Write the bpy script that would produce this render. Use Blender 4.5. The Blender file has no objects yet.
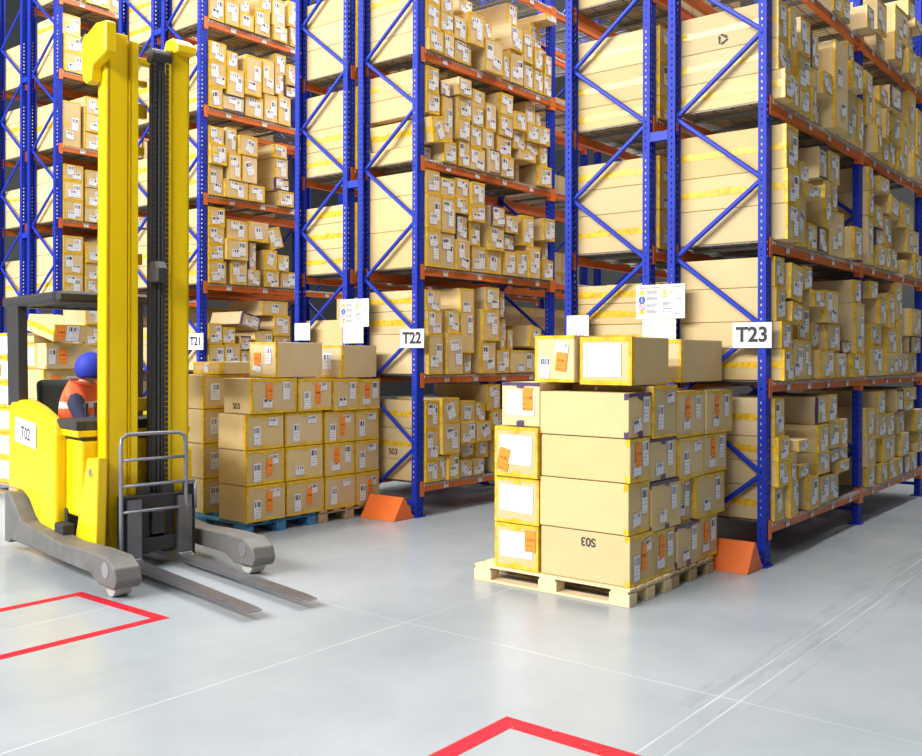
import bpy, bmesh, math, random
from mathutils import Vector, Matrix
R = math.radians
SC = bpy.context.scene
COL = SC.collection
rng = random.Random(11)

# ------------------------------------------------------------------ helpers
class MB:
    """collects shapes; build() links them as one mesh object"""
    def __init__(s): s.v = []; s.f = []; s.uv = {}
    def add(s, vs, fs, uvs=None):
        o = len(s.v); s.v += [tuple(p) for p in vs]
        for i, f in enumerate(fs):
            if uvs: s.uv[len(s.f)] = uvs[i]
            s.f.append(tuple(o + j for j in f))
        return s
    def box(s, x0, x1, y0, y1, z0, z1, rot=None, about=None):
        vs = [(x, y, z) for z in (z0, z1) for y in (y0, y1) for x in (x0, x1)]
        if rot is not None:
            c = Vector(about if about else ((x0+x1)/2, (y0+y1)/2, (z0+z1)/2))
            vs = [tuple(c + rot @ (Vector(p) - c)) for p in vs]
        return s.add(vs, [(0,2,3,1),(4,5,7,6),(0,1,5,4),(2,6,7,3),(0,4,6,2),(1,3,7,5)])
    def cbox(s, x0, x1, y0, y1, z0, z1, b):
        """box with chamfered edges"""
        vs = []; idx = {}
        X = (x0, x1); Y = (y0, y1); Z = (z0, z1); sg = (1, -1)
        for i in (0,1):
            for j in (0,1):
                for k in (0,1):
                    for a in range(3):
                        p = [X[i]+sg[i]*b, Y[j]+sg[j]*b, Z[k]+sg[k]*b]
                        p[a] = (X[i], Y[j], Z[k])[a]
                        idx[i,j,k,a] = len(vs); vs.append(tuple(p))
        fs = []
        for a in range(3):
            o1, o2 = [q for q in range(3) if q != a]
            for s_ in (0,1):
                q = []
                for (m, n) in ((0,0),(1,0),(1,1),(0,1)):
                    c = [0,0,0]; c[a] = s_; c[o1] = m; c[o2] = n
                    q.append(idx[c[0],c[1],c[2],a])
                flip = (s_ == 0) ^ (a == 1)
                fs.append(tuple(q[::-1]) if flip else tuple(q))
        for a in range(3):                      # edges along axis a
            o1, o2 = [q for q in range(3) if q != a]
            for m in (0,1):
                for n in (0,1):
                    c0 = [0,0,0]; c0[o1] = m; c0[o2] = n; c1 = list(c0); c1[a] = 1
                    q = (idx[(*c0, o1)], idx[(*c1, o1)], idx[(*c1, o2)], idx[(*c0, o2)])
                    fs.append(q)
        for i in (0,1):
            for j in (0,1):
                for k in (0,1):
                    fs.append((idx[i,j,k,0], idx[i,j,k,1], idx[i,j,k,2]))
        s.fix = True
        return s.add(vs, fs)
    def quad(s, p0, p1, p2, p3, uv=True):
        return s.add([p0,p1,p2,p3], [(0,1,2,3)], [[(0,0),(1,0),(1,1),(0,1)]] if uv else None)
    def prism(s, poly, a0, a1, axis='y'):
        """poly = list of 2D points extruded along axis"""
        n = len(poly)
        def P(p, a):
            return {'x': (a, p[0], p[1]), 'y': (p[0], a, p[1]), 'z': (p[0], p[1], a)}[axis]
        vs = [P(p, a0) for p in poly] + [P(p, a1) for p in poly]
        fs = [tuple(range(n))[::-1], tuple(range(n, 2*n))] + [(i, (i+1) % n, n+(i+1) % n, n+i) for i in range(n)]
        s.fix = True
        return s.add(vs, fs)
    def cyl(s, p0, p1, r0, r1=None, n=14):
        r1 = r0 if r1 is None else r1
        p0, p1 = Vector(p0), Vector(p1); d = (p1-p0).normalized()
        a = d.orthogonal().normalized(); b = d.cross(a)
        vs = []
        for p, r in ((p0, r0), (p1, r1)):
            vs += [tuple(p + r*(math.cos(t)*a + math.sin(t)*b)) for t in (2*math.pi*i/n for i in range(n))]
        fs = [tuple(range(n))[::-1], tuple(range(n, 2*n))] + [(i, (i+1) % n, n+(i+1) % n, n+i) for i in range(n)]
        return s.add(vs, fs)
    def tube(s, pts, r, n=10):
        pts = [Vector(p) for p in pts]; rings = []
        up = Vector((0.123, 0.4, 0.9)).normalized()
        for i, p in enumerate(pts):
            d = (pts[min(i+1, len(pts)-1)] - pts[max(i-1, 0)]).normalized()
            a = d.cross(up).normalized(); b = a.cross(d)
            rings.append([tuple(p + r*(math.cos(2*math.pi*k/n)*a + math.sin(2*math.pi*k/n)*b)) for k in range(n)])
        vs = [q for g in rings for q in g]; fs = []
        for i in range(len(rings)-1):
            for k in range(n):
                fs.append((i*n+k, i*n+(k+1) % n, (i+1)*n+(k+1) % n, (i+1)*n+k))
        fs += [tuple(range(n))[::-1], tuple(range((len(rings)-1)*n, len(rings)*n))]
        return s.add(vs, fs)
    def mesh(s, name, mat, smooth=False, fix=False):
        me = bpy.data.meshes.new(name); me.from_pydata(s.v, [], s.f)
        if s.uv:
            l = me.uv_layers.new(name='UVMap')
            for p in me.polygons:
                if p.index in s.uv:
                    for li, c in zip(p.loop_indices, s.uv[p.index]): l.data[li].uv = c
        if fix or getattr(s, 'fix', False):
            bm = bmesh.new(); bm.from_mesh(me); bmesh.ops.recalc_face_normals(bm, faces=bm.faces); bm.to_mesh(me); bm.free()
        if mat: me.materials.append(mat)
        if smooth:
            for p in me.polygons: p.use_smooth = True
        return me
    def build(s, name, mat, parent=None, smooth=False, bevel=0, seg=2):
        return link(name, s.mesh(name, mat, smooth), parent, bevel, seg)

def link(name, data, parent=None, bevel=0, seg=2):
    o = bpy.data.objects.new(name, data); COL.objects.link(o)
    if parent: o.parent = parent
    if bevel:
        m = o.modifiers.new('bevel', 'BEVEL'); m.width = bevel; m.segments = seg; m.limit_method = 'ANGLE'; m.angle_limit = R(40)
    return o
def tag(o, label=None, cat=None, group=None, kind=None):
    if label: o['label'] = label
    if cat: o['category'] = cat
    if group: o['group'] = group
    if kind: o['kind'] = kind
    return o
def empty(name, loc=(0,0,0), rz=0, parent=None):
    o = bpy.data.objects.new(name, None); COL.objects.link(o); o.location = loc; o.rotation_euler = (0,0,rz)
    o.empty_display_size = .1
    if parent: o.parent = parent
    return o
def text(name, body, size, mat, parent, loc, rot, align='CENTER', bold=0.0, sx=1.0):
    cu = bpy.data.curves.new(name, 'FONT'); cu.body = body; cu.size = size; cu.align_x = align; cu.align_y = 'CENTER'
    cu.offset = bold; cu.extrude = .0004; cu.materials.append(mat)
    tmp = bpy.data.objects.new(name, cu); me = bpy.data.meshes.new_from_object(tmp); bpy.data.objects.remove(tmp); bpy.data.curves.remove(cu)
    if not me.materials: me.materials.append(mat)
    o = bpy.data.objects.new(name, me); COL.objects.link(o); o.parent = parent; o.location = loc; o.rotation_euler = rot; o.scale.x = sx
    return o

# ------------------------------------------------------------------ materials
class NB:
    """tiny node-graph writer"""
    def __init__(s, name):
        s.m = bpy.data.materials.new(name); s.m.use_nodes = True; s.t = s.m.node_tree; s.N = s.t.nodes; s.L = s.t.links
        s.bsdf = s.N['Principled BSDF']; s.out = s.N['Material Output']
    def n(s, typ, **kw):
        d = s.N.new(typ)
        for k, v in kw.items(): setattr(d, k, v)
        return d
    def put(s, sock, v):
        if isinstance(v, bpy.types.NodeSocket): s.L.new(v, sock)
        elif v is not None: sock.default_value = v
    def math(s, op, a, b=None, c=None):
        d = s.n('ShaderNodeMath', operation=op); s.put(d.inputs[0], a)
        if b is not None: s.put(d.inputs[1], b)
        if c is not None: s.put(d.inputs[2], c)
        return d.outputs[0]
    def mix(s, fac, a, b):
        d = s.n('ShaderNodeMix', data_type='RGBA'); s.put(d.inputs[0], fac); s.put(d.inputs[6], a); s.put(d.inputs[7], b)
        return d.outputs[2]
    def noise(s, vec, scale, detail=3, rough=.5, dim='3D', w=None):
        d = s.n('ShaderNodeTexNoise', noise_dimensions=dim)
        if vec is not None and dim != '1D': s.put(d.inputs['Vector'], vec)
        if w is not None: s.put(d.inputs['W'], w)
        d.inputs['Scale'].default_value = scale; d.inputs['Detail'].default_value = detail; d.inputs['Roughness'].default_value = rough
        return d.outputs['Fac']
    def ramp(s, fac, pts):
        d = s.n('ShaderNodeValToRGB'); s.put(d.inputs[0], fac); e = d.color_ramp.elements
        while len(e) < len(pts): e.new(.5)
        for q, (p, c) in zip(e, pts): q.position = p; q.color = c if len(c) == 4 else (*c, 1)
        return d.outputs[0]
    def coord(s, which='Object'): return s.n('ShaderNodeTexCoord').outputs[which]
    def xyz(s, vec):
        d = s.n('ShaderNodeSeparateXYZ'); s.put(d.inputs[0], vec); return d.outputs
    def win(s, v, lo, hi):
        return s.math('MULTIPLY', s.math('GREATER_THAN', v, lo), s.math('LESS_THAN', v, hi))
    def set(s, col=None, rough=None, metal=None, spec=None):
        if col is not None: s.put(s.bsdf.inputs['Base Color'], col if isinstance(col, bpy.types.NodeSocket) else (*col, 1))
        if rough is not None: s.put(s.bsdf.inputs['Roughness'], rough)
        if metal is not None: s.put(s.bsdf.inputs['Metallic'], metal)
        if spec is not None: s.put(s.bsdf.inputs['Specular IOR Level'], spec)
        return s.m
    def bump(s, h, strength=.2, dist=.01):
        d = s.n('ShaderNodeBump'); s.put(d.inputs['Height'], h); d.inputs['Strength'].default_value = strength; d.inputs['Distance'].default_value = dist
        s.L.new(d.outputs[0], s.bsdf.inputs['Normal'])

def plain(name, col, rough=.5, metal=0, var=.0, scale=8, spec=.5):
    b = NB(name)
    if var:
        f = b.noise(b.coord(), scale, 4)
        c = b.mix(f, tuple(max(0, x*(1-var)) for x in col)+(1,), tuple(min(1, x*(1+var)) for x in col)+(1,))
        return b.set(c, rough, metal, spec)
    return b.set(col, rough, metal, spec)

def m_card(name, base):
    b = NB(name)
    rnd = b.n('ShaderNodeObjectInfo').outputs['Random']
    obj = b.coord()
    f = b.noise(obj, 5, 4); g = b.noise(obj, 60, 2)
    lo = tuple(x*.90 for x in base)+(1,); hi = tuple(min(1, x*1.07) for x in base)+(1,)
    c = b.mix(f, lo, hi)
    hsv = b.n('ShaderNodeHueSaturation'); b.put(hsv.inputs['Color'], c)
    b.put(hsv.inputs['Value'], b.math('ADD', b.math('MULTIPLY', rnd, .18), .91))
    b.put(hsv.inputs['Saturation'], b.math('ADD', b.math('MULTIPLY', b.math('FRACT', b.math('MULTIPLY', rnd, 7.3)), .16), .92))
    b.set(hsv.outputs[0], .78, 0, .25)
    b.bump(g, .08, .004)
    return b.m

def m_tape(name, c0, c1):
    b = NB(name); obj = b.coord()
    f = b.noise(obj, 22, 3, .6)
    c = b.ramp(f, [(.32, c0), (.62, c1)])
    return b.set(c, .28, 0, .5)

def m_label(name, paper, ink, code=True, lines=7, block=(.08,.92,.62,.92), faint=False):
    """printed sheet: bar code block and rows of small print, all in UV space"""
    b = NB(name); uv = b.xyz(b.coord('UV')); x, y = uv[0], uv[1]
    rnd = b.math('MULTIPLY', b.n('ShaderNodeObjectInfo').outputs['Random'], 37.0)
    fl = b.math('FLOOR', b.math('ADD', b.math('MULTIPLY', x, 30), b.math('MULTIPLY', b.math('FLOOR', rnd), 50)))
    wn = b.n('ShaderNodeTexWhiteNoise', noise_dimensions='1D'); b.put(wn.inputs['W'], fl)
    bars = b.math('GREATER_THAN', wn.outputs['Value'], .42)
    mask = b.math('MULTIPLY', b.win(x, block[0], block[1]), b.win(y, block[2], block[3]))
    ink1 = b.math('MULTIPLY', bars, mask) if code else 0.0
    ly = b.math('MULTIPLY', y, lines); row = b.math('FLOOR', ly)
    inl = b.win(b.math('FRACT', ly), .3, .62)
    wn2 = b.n('ShaderNodeTexWhiteNoise', noise_dimensions='2D')
    cv = b.n('ShaderNodeCombineXYZ'); b.put(cv.inputs[0], b.math('FLOOR', b.math('MULTIPLY', x, 16))); b.put(cv.inputs[1], b.math('ADD', row, b.math('FLOOR', rnd)))
    b.put(wn2.inputs['Vector'], cv.outputs[0])
    words = b.math('GREATER_THAN', wn2.outputs['Value'], .45)
    area = b.math('MULTIPLY', b.win(x, .08, .9), b.win(y, .06, (block[2]-.06) if code else .94))
    ink2 = b.math('MULTIPLY', b.math('MULTIPLY', inl, words), area)
    tot = b.math('MAXIMUM', ink1, b.math('MULTIPLY', ink2, .5 if faint else .6))
    return b.set(b.mix(tot, (*paper, 1), (*ink, 1)), .55, 0, .3)

def m_upright():
    """blue powder coat with the rows of punched slots cut clean through"""
    b = NB('blue_rack_steel'); o = b.xyz(b.coord()); x, y, z = o[0], o[1], o[2]
    f = b.noise(b.coord(), 14, 3)
    b.set(b.mix(f, (.006, .024, .33, 1), (.011, .036, .44, 1)), .5, 0, .22)
    zf = b.math('FRACT', b.math('MULTIPLY', z, 20)); zin = b.win(zf, .33, .67)
    ay = b.math('ABSOLUTE', b.math('SUBTRACT', b.math('ABSOLUTE', x), .024)); web = b.math('MULTIPLY', b.math('LESS_THAN', ay, .0065), b.math('LESS_THAN', b.math('ABSOLUTE', y), .008))
    ax = b.math('ABSOLUTE', b.math('SUBTRACT', y, .034)); fl = b.math('MULTIPLY', b.math('LESS_THAN', ax, .0046), b.math('GREATER_THAN', b.math('ABSOLUTE', x), .04))
    hole = b.math('MULTIPLY', zin, b.math('MAXIMUM', web, fl))
    tr = b.n('ShaderNodeBsdfTransparent'); mx = b.n('ShaderNodeMixShader')
    b.put(mx.inputs[0], hole); b.L.new(b.bsdf.outputs[0], mx.inputs[1]); b.L.new(tr.outputs[0], mx.inputs[2]); b.L.new(mx.outputs[0], b.out.inputs[0])
    return b.m

def m_floor():
    b = NB('polished_concrete'); p = b.n('ShaderNodeNewGeometry').outputs['Position']; o = b.xyz(p); x, y = o[0], o[1]
    f = b.noise(p, .9, 6, .6); g = b.noise(p, 4.5, 5, .6); h = b.noise(p, 40, 3)
    st = b.n('ShaderNodeMapping'); b.put(st.inputs[0], p); st.inputs['Scale'].default_value = (.5, 5, 1)
    k = b.noise(st.outputs[0], 1.1, 5, .6)
    base = b.ramp(f, [(.28, (.265, .30, .33)), (.5, (.325, .36, .387)), (.75, (.385, .415, .44))])
    base = b.mix(b.math('MULTIPLY', b.ramp(k, [(.30, (1,1,1)), (.62, (0,0,0))]), .42), base, (.31, .345, .38, 1))
    base = b.mix(b.math('MULTIPLY', b.ramp(g, [(.32, (1,1,1)), (.58, (0,0,0))]), .26), base, (.31, .33, .36, 1))
    # scuff band between the two saw cuts, and dark tyre scuffs
    sc = b.noise(st.outputs[0], 3.2, 5, .7)
    band = b.math('MULTIPLY', b.win(y, -1.02, -.70), b.ramp(sc, [(.48, (0,0,0)), (.66, (1,1,1))]))
    band = b.math('MULTIPLY', band, b.win(x, -2.9, 2.0))
    base = b.mix(b.math('MULTIPLY', band, .30), base, (.16, .17, .18, 1))
    # saw-cut joints, chalky
    wob = b.math('MULTIPLY', b.math('SUBTRACT', b.noise(p, 3, 2), .5), .006)
    def cut(c, pos, w): return b.math('LESS_THAN', b.math('ABSOLUTE', b.math('SUBTRACT', b.math('ADD', c, wob), pos)), w)
    j = b.math('MAXIMUM', cut(y, -.83, .005), cut(y, -.925, .005)); j = b.math('MAXIMUM', j, cut(y, 1.03, .005)); j = b.math('MAXIMUM', j, cut(x, -2.70, .004)); j = b.math('MAXIMUM', j, cut(y, 2.62, .004))
    base = b.mix(b.math('MULTIPLY', b.math('MULTIPLY', j, .5), b.ramp(b.noise(p, 1.7, 3), [(.35, (.2,.2,.2)), (.65, (1,1,1))])), base, (.66, .67, .68, 1))
    b.set(base, .27, 0, .4)
    b.bump(h, .015, .002)
    return b.m

CARD = m_card('brown_cardboard', (.63, .475, .245))
TAPE = m_tape('yellow_packing_tape', (.60, .31, .008, 1), (.80, .53, .035, 1))
PURP = m_tape('purple_packing_tape', (.055, .035, .085, 1), (.11, .075, .15, 1))
LAB = m_label('barcode_label', (.76, .77, .82), (.03, .03, .06))
LABW = m_label('address_sheet', (.86, .87, .9), (.25, .25, .3), code=False, lines=9, faint=True)
LABO = m_label('orange_sticker', (.95, .26, .03), (.30, .05, .01), code=True, lines=5, block=(.1,.9,.5,.62))
INK = plain('printing_ink', (.05, .04, .03), .7)
BLUE = m_upright()
BRACE = plain('blue_brace_steel', (.009, .032, .40), .45, 0, .15, spec=.3)
ORNG = plain('orange_beam_paint', (.62, .145, .022), .42, 0, .12, 10)
ZINC = plain('zinc_wire', (.20, .20, .20), .5, .5, .1)
LIP = plain('bright_wire_ends', (.55, .54, .52), .45, .3)
PLATE = plain('galvanised_plate', (.5, .5, .52), .4, .8, .1)
WHITE = plain('white_board', (.74, .74, .76), .45)
CREAM = plain('cream_paper', (.74, .73, .58), .6)
BLACK = plain('black_lettering', (.015, .015, .018), .5)
GREYT = plain('grey_print', (.24, .24, .27), .6)
GUARD = plain('orange_guard_paint', (.80, .155, .022), .42, 0, .12, 6)
REDT = None
LP_HALL, LP_CROSS, LP_AISLE, W_STR, EXPO = 820, 45, 240, .085, 0.0
# ------------------------------------------------------------------ measured layout
PV = [0, 3.306, 6.612, 9.83]          # front line of every double rack row (metres across the aisles)
FD, GAP, BAY, LS, LZ0 = .7075, .2116, 2.2466, 1.0168, .2662
def deck_z(l): return LZ0 + l*LS + .0485
RNAME = {(0,'a'): 'rack T23', (0,'b'): 'rack backing T23', (1,'a'): 'rack T22', (1,'b'): 'rack backing T22',
         (2,'a'): 'rack T21', (2,'b'): 'rack backing T21', (3,'a'): 'rack past forklift', (3,'b'): 'outermost rack'}
ORD = 'zeroth first second third fourth fifth sixth seventh eighth ninth tenth eleventh twelfth thirteenth fourteenth fifteenth sixteenth'.split()
SHELF = ['bottom shelf', 'second shelf', 'third shelf', 'fourth shelf', 'fifth shelf', 'sixth shelf', 'seventh shelf']
# (row, level, layer, u0, u1, z0, z1, protrusion, turn, length): cartons facing the aisles
TABLE = [
(0,0,0,0.409,0.569,0.317,0.566,-0.004,0,0.52),
(0,0,0,0.73,0.974,0.317,0.573,0.02,0,0.7),
(0,0,0,1.02,1.257,0.317,0.544,0.01,0,0.7),
(0,0,0,1.319,1.544,0.317,0.533,-0.006,0,0.52),
(0,0,0,1.469,1.77,0.535,0.633,0.02,0,0.52),
(0,0,0,2.374,2.598,0.317,0.502,0,0,0.66),
(0,0,0,2.772,3.021,0.317,0.495,0.01,0,0.52),
(0,0,0,3.148,3.397,0.317,0.5,-0.004,0,0.66),
(0,0,0,3.429,3.643,0.317,0.496,-0.003,0,0.6),
(0,0,0,3.646,3.838,0.317,0.502,0.011,0,0.66),
(0,0,0,3.968,4.219,0.317,0.499,-0.005,0,0.52),
(0,0,0,4.168,4.411,0.501,0.599,0.011,0,0.66),
(0,0,1,0.279,0.403,0.317,0.802,0.04,0,0.66),
(0,0,1,0.589,0.797,0.575,0.673,-0.005,0,0.66),
(0,0,1,0.908,1.202,0.575,0.745,0.03,0,0.66),
(0,0,1,1.295,1.514,0.635,0.754,0.006,0,0.66),
(0,0,1,1.57,1.806,0.635,0.741,-0.008,0,0.66),
(0,0,1,2.347,2.603,0.504,0.775,0.007,0,0.6),
(0,0,1,2.884,3.369,0.502,0.739,-0.006,0,0.7),
(0,0,1,3.563,3.894,0.504,0.736,-0.003,0,0.66),
(0,0,1,4.282,4.439,0.601,0.723,-0.01,0,0.66),
(0,0,2,0.339,0.539,0.804,0.887,0.08,0,0.66),
(0,0,2,0.899,1.153,0.747,0.965,0.04,0,0.6),
(0,0,2,1.232,1.476,0.756,0.978,0.02,0,0.7),
(0,0,2,1.517,1.726,0.743,0.981,0.02,0,0.7),
(0,0,2,2.37,2.562,0.777,1.035,0.005,0,0.7),
(0,0,2,2.708,3.008,0.741,0.965,0.001,0,0.6),
(0,0,2,3.036,3.295,0.741,0.96,-0.002,0,0.52),
(0,0,2,3.482,3.713,0.738,0.959,-0.008,0,0.7),
(0,0,2,3.672,4.002,0.961,1.059,0.006,0,0.66),
(0,0,2,4.138,4.439,0.725,0.952,0.003,0,0.7),
(0,0,3,0.936,1.155,0.967,1.189,0.02,0,0.66),
(0,0,3,1.163,1.388,0.98,1.199,0.03,0,0.6),
(0,0,3,2.73,3.003,0.967,1.183,-0.005,0,0.7),
(0,0,3,3.371,3.614,0.961,1.181,0.006,0,0.7),
(0,0,3,3.69,4.162,1.061,1.193,-0.003,0,0.66),
(0,1,0,0.418,0.67,1.333,1.64,0.001,0,0.66),
(0,1,0,0.673,0.826,1.333,1.63,0.006,0,0.6),
(0,1,0,0.942,1.313,1.333,1.561,0.04,0,0.66),
(0,1,0,1.338,1.602,1.333,1.533,0.04,0,0.52),
(0,1,0,1.776,2.103,1.333,1.535,0.05,0,0.52),
(0,1,0,2.412,2.873,1.333,1.613,0.008,0,0.66),
(0,1,0,2.922,3.394,1.333,1.539,0.02,0,0.6),
(0,1,0,3.575,3.869,1.333,1.551,-0.007,0,0.6),
(0,1,0,3.874,4.198,1.333,1.553,-0.003,0,0.52),
(0,1,1,0.25,0.37,1.333,1.743,0.02,0,0.52),
(0,1,1,0.673,0.948,1.632,1.902,-0.05,0,0.66),
(0,1,1,0.971,1.183,1.563,1.783,-0.05,0,0.52),
(0,1,1,1.186,1.525,1.563,1.772,0.012,0,0.66),
(0,1,1,1.575,1.849,1.537,1.643,0.008,0,0.66),
(0,1,1,2.473,2.905,1.615,1.818,-0.01,0,0.66),
(0,1,1,3.071,3.376,1.541,1.791,-0.002,0,0.6),
(0,1,1,3.397,3.541,1.333,1.871,0.009,0,0.7),
(0,1,1,3.823,4.212,1.555,1.724,0.03,0,0.52),
(0,1,2,0.806,1.042,1.904,2.028,0.04,0,0.66),
(0,1,2,1.056,1.382,1.785,2.043,0.04,0,0.6),
(0,1,2,1.871,2.147,1.537,1.976,0.04,0,0.7),
(0,1,2,2.658,2.879,1.82,2.047,0.03,0,0.66),
(0,1,2,3.735,4.184,1.726,2.005,0.05,0,0.6),
(0,1,3,0.25,0.503,1.745,1.914,0.05,6,0.66),
(0,1,3,1.877,2.068,1.978,2.178,0.03,0,0.7),
(0,1,3,2.417,2.701,2.049,2.206,0.005,0,0.6),
(0,1,3,3.067,3.337,1.793,2.131,-0.002,0,0.52),
(0,1,3,3.354,3.579,1.873,2.247,-0.001,0,0.7),
(0,1,4,0.25,0.53,1.916,2.213,0.04,6,0.6),
(0,1,4,0.659,0.863,2.03,2.207,-0.001,0,0.66),
(0,2,0,0.482,0.672,2.35,2.732,0.015,0,0.52),
(0,2,0,0.725,0.984,2.35,2.549,0.001,0,0.6),
(0,2,0,1.008,1.214,2.35,2.553,0.001,0,0.6),
(0,2,0,1.295,1.685,2.35,2.724,-0.007,0,0.52),
(0,2,0,1.689,1.913,2.35,2.618,0.08,0,0.52),
(0,2,0,2.657,2.909,2.35,2.555,0.008,0,0.6),
(0,2,0,2.946,3.113,2.35,2.593,0.005,0,0.7),
(0,2,0,3.14,3.372,2.35,2.556,0.005,0,0.66),
(0,2,0,3.696,3.97,2.35,2.502,0.015,0,0.52),
(0,2,0,4.034,4.352,2.35,2.589,0.011,0,0.66),
(0,2,1,0.578,0.89,2.734,2.832,0.05,0,0.7),
(0,2,1,1.153,1.292,2.555,2.942,0.006,0,0.6),
(0,2,1,1.339,1.481,2.726,2.952,0.002,0,0.6),
(0,2,1,2.307,2.478,2.35,2.788,0.02,0,0.7),
(0,2,1,2.626,2.885,2.557,2.72,0,0,0.52),
(0,2,1,2.933,3.214,2.595,2.861,-0.005,0,0.7),
(0,2,1,3.771,4.286,2.591,2.833,-0.004,0,0.7),
(0,2,2,0.517,0.744,2.834,2.993,0.011,0,0.7),
(0,2,2,1.032,1.245,2.944,3.196,-0.005,0,0.52),
(0,2,2,1.28,1.576,2.954,3.202,-0.004,0,0.6),
(0,2,2,2.307,2.439,2.79,3.012,0.03,0,0.6),
(0,2,2,2.576,2.84,2.722,2.922,0.009,0,0.7),
(0,2,2,3.034,3.364,2.863,3.077,0.02,8,0.66),
(0,2,2,3.62,4.056,2.835,3.079,-0.006,0,0.52),
(0,2,3,2.307,2.437,3.014,3.232,0.03,0,0.66),
(0,2,3,2.743,3.079,3.079,3.219,0.004,0,0.7),
(0,3,0,0.334,0.502,3.367,3.585,0.014,0,0.52),
(0,3,0,0.574,0.782,3.367,3.571,0.002,0,0.52),
(0,3,0,0.964,1.179,3.367,3.593,-0.05,0,0.7),
(0,3,0,1.518,1.743,3.367,3.763,-0.005,0,0.6),
(0,3,0,1.751,2.011,3.367,3.814,-0.002,0,0.7),
(0,3,0,2.022,2.192,3.367,3.797,0.01,0,0.66),
(0,3,0,2.384,2.524,3.367,3.621,0.08,0,0.7),
(0,3,0,2.83,3.059,3.367,3.572,0.003,0,0.66),
(0,3,0,3.09,3.309,3.367,3.619,-0.002,0,0.7),
(0,3,0,3.364,3.581,3.367,3.547,0.014,0,0.52),
(0,3,0,3.856,4.145,3.367,3.617,0.05,0,0.66),
(0,3,1,0.25,0.325,3.367,3.767,0.014,0,0.6),
(0,3,1,0.556,0.826,3.573,3.835,-0.009,0,0.6),
(0,3,1,0.83,0.913,3.367,3.77,0.009,0,0.66),
(0,3,1,0.94,1.151,3.595,3.771,0.06,0,0.52),
(0,3,1,1.732,2.02,3.816,4.048,0.05,0,0.6),
(0,3,1,2.57,2.788,3.367,3.907,0.007,0,0.7),
(0,3,1,2.792,2.885,3.574,3.854,0.05,0,0.7),
(0,3,1,3.158,3.479,3.621,3.907,0.009,0,0.7),
(0,3,1,3.601,3.819,3.367,3.895,-0.005,0,0.52),
(0,3,1,3.863,4.09,3.619,3.795,-0.005,0,0.6),
(0,3,2,0.25,0.375,3.769,4.06,0.04,0,0.52),
(0,3,2,0.562,0.801,3.837,4.1,0.005,0,0.66),
(0,3,2,0.859,1.022,3.773,4.066,-0.007,0,0.7),
(0,3,2,1.182,1.485,3.367,4.076,0.08,0,0.6),
(0,3,2,1.758,1.924,4.05,4.225,0.004,0,0.6),
(0,3,2,2.307,2.553,3.623,4.109,-0.006,0,0.66),
(0,3,2,2.699,2.995,3.909,4.055,0.01,0,0.7),
(0,3,2,2.998,3.307,3.909,4.13,0.05,0,0.7),
(0,3,2,3.856,4.141,3.797,4.265,-0.009,0,0.52),
(0,3,2,4.148,4.352,3.367,4.135,0.007,0,0.52),
(0,4,0,1.376,1.557,4.384,4.549,0.002,0,0.66),
(0,4,0,1.594,1.808,4.384,4.571,0.005,0,0.6),
(0,4,0,2.645,2.964,4.384,4.539,-0.009,0,0.52),
(0,4,0,3.065,3.348,4.384,4.656,0.05,0,0.52),
(0,4,0,3.614,3.925,4.384,4.632,0.05,0,0.66),
(0,4,0,4.204,4.439,4.384,4.701,0.011,0,0.52),
(0,4,1,1.974,2.183,4.384,4.581,0.1,0,0.52),
(0,4,1,3.269,3.693,4.658,4.987,0.014,0,0.7),
(0,4,1,3.776,3.999,4.634,4.911,-0,0,0.66),
(0,4,1,3.851,4.175,4.913,5.008,0.05,0,0.7),
(0,4,2,2.553,2.869,4.541,4.836,0.03,0,0.6),
(0,4,2,3.748,4.026,5.01,5.18,0.009,0,0.7),
(1,0,0,0.25,0.358,0.317,0.549,-0.008,0,0.52),
(1,0,0,0.361,0.518,0.317,0.566,0.03,0,0.66),
(1,0,0,0.557,0.763,0.317,0.487,0.003,0,0.7),
(1,0,0,0.774,0.967,0.317,0.48,0,0,0.7),
(1,0,0,1.116,1.22,0.317,0.536,-0.008,0,0.6),
(1,0,0,1.231,1.445,0.317,0.528,0.006,0,0.7),
(1,0,1,0.255,0.525,0.568,0.863,0.04,0,0.7),
(1,0,1,0.657,0.866,0.489,0.644,-0.06,0,0.52),
(1,0,1,0.869,1.065,0.482,0.651,-0.03,0,0.6),
(1,0,1,1.097,1.21,0.538,0.636,-0.001,0,0.6),
(1,0,2,0.25,0.503,0.865,1.104,0.04,0,0.6),
(1,0,2,0.549,0.779,0.646,0.859,0.03,0,0.6),
(1,0,2,0.805,1.043,0.653,0.854,0.03,0,0.66),
(1,0,2,1.101,1.235,0.638,0.749,0.002,0,0.66),
(1,0,3,0.541,0.78,0.861,1.065,0.02,0,0.66),
(1,0,3,0.807,0.972,0.856,1.041,0.004,0,0.52),
(1,0,3,1.078,1.275,0.751,0.953,0.008,0,0.52),
(1,0,3,1.283,1.443,0.53,0.881,0.006,0,0.52),
(1,0,4,1.009,1.231,0.955,1.217,0.004,0,0.7),
(1,1,0,0.317,0.55,1.333,1.73,0.05,0,0.7),
(1,1,0,0.644,0.764,1.333,1.537,-0.02,0,0.52),
(1,1,0,0.851,1.097,1.333,1.66,0.04,0,0.6),
(1,1,0,1.165,1.389,1.333,1.57,0,0,0.66),
(1,1,0,1.402,1.913,1.333,1.571,-0.001,0,0.6),
(1,1,1,0.355,0.537,1.732,1.942,0.015,0,0.52),
(1,1,1,0.877,1.152,1.662,1.978,0.05,0,0.52),
(1,1,1,1.39,1.493,1.573,1.901,-0.12,0,0.5),
(1,1,1,1.496,1.593,1.573,1.791,-0.1,0,0.5),
(1,1,1,1.71,1.938,1.573,1.873,0.02,14,0.66),
(1,1,1,2.307,2.422,1.333,1.844,-0.1,0,0.5),
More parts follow.
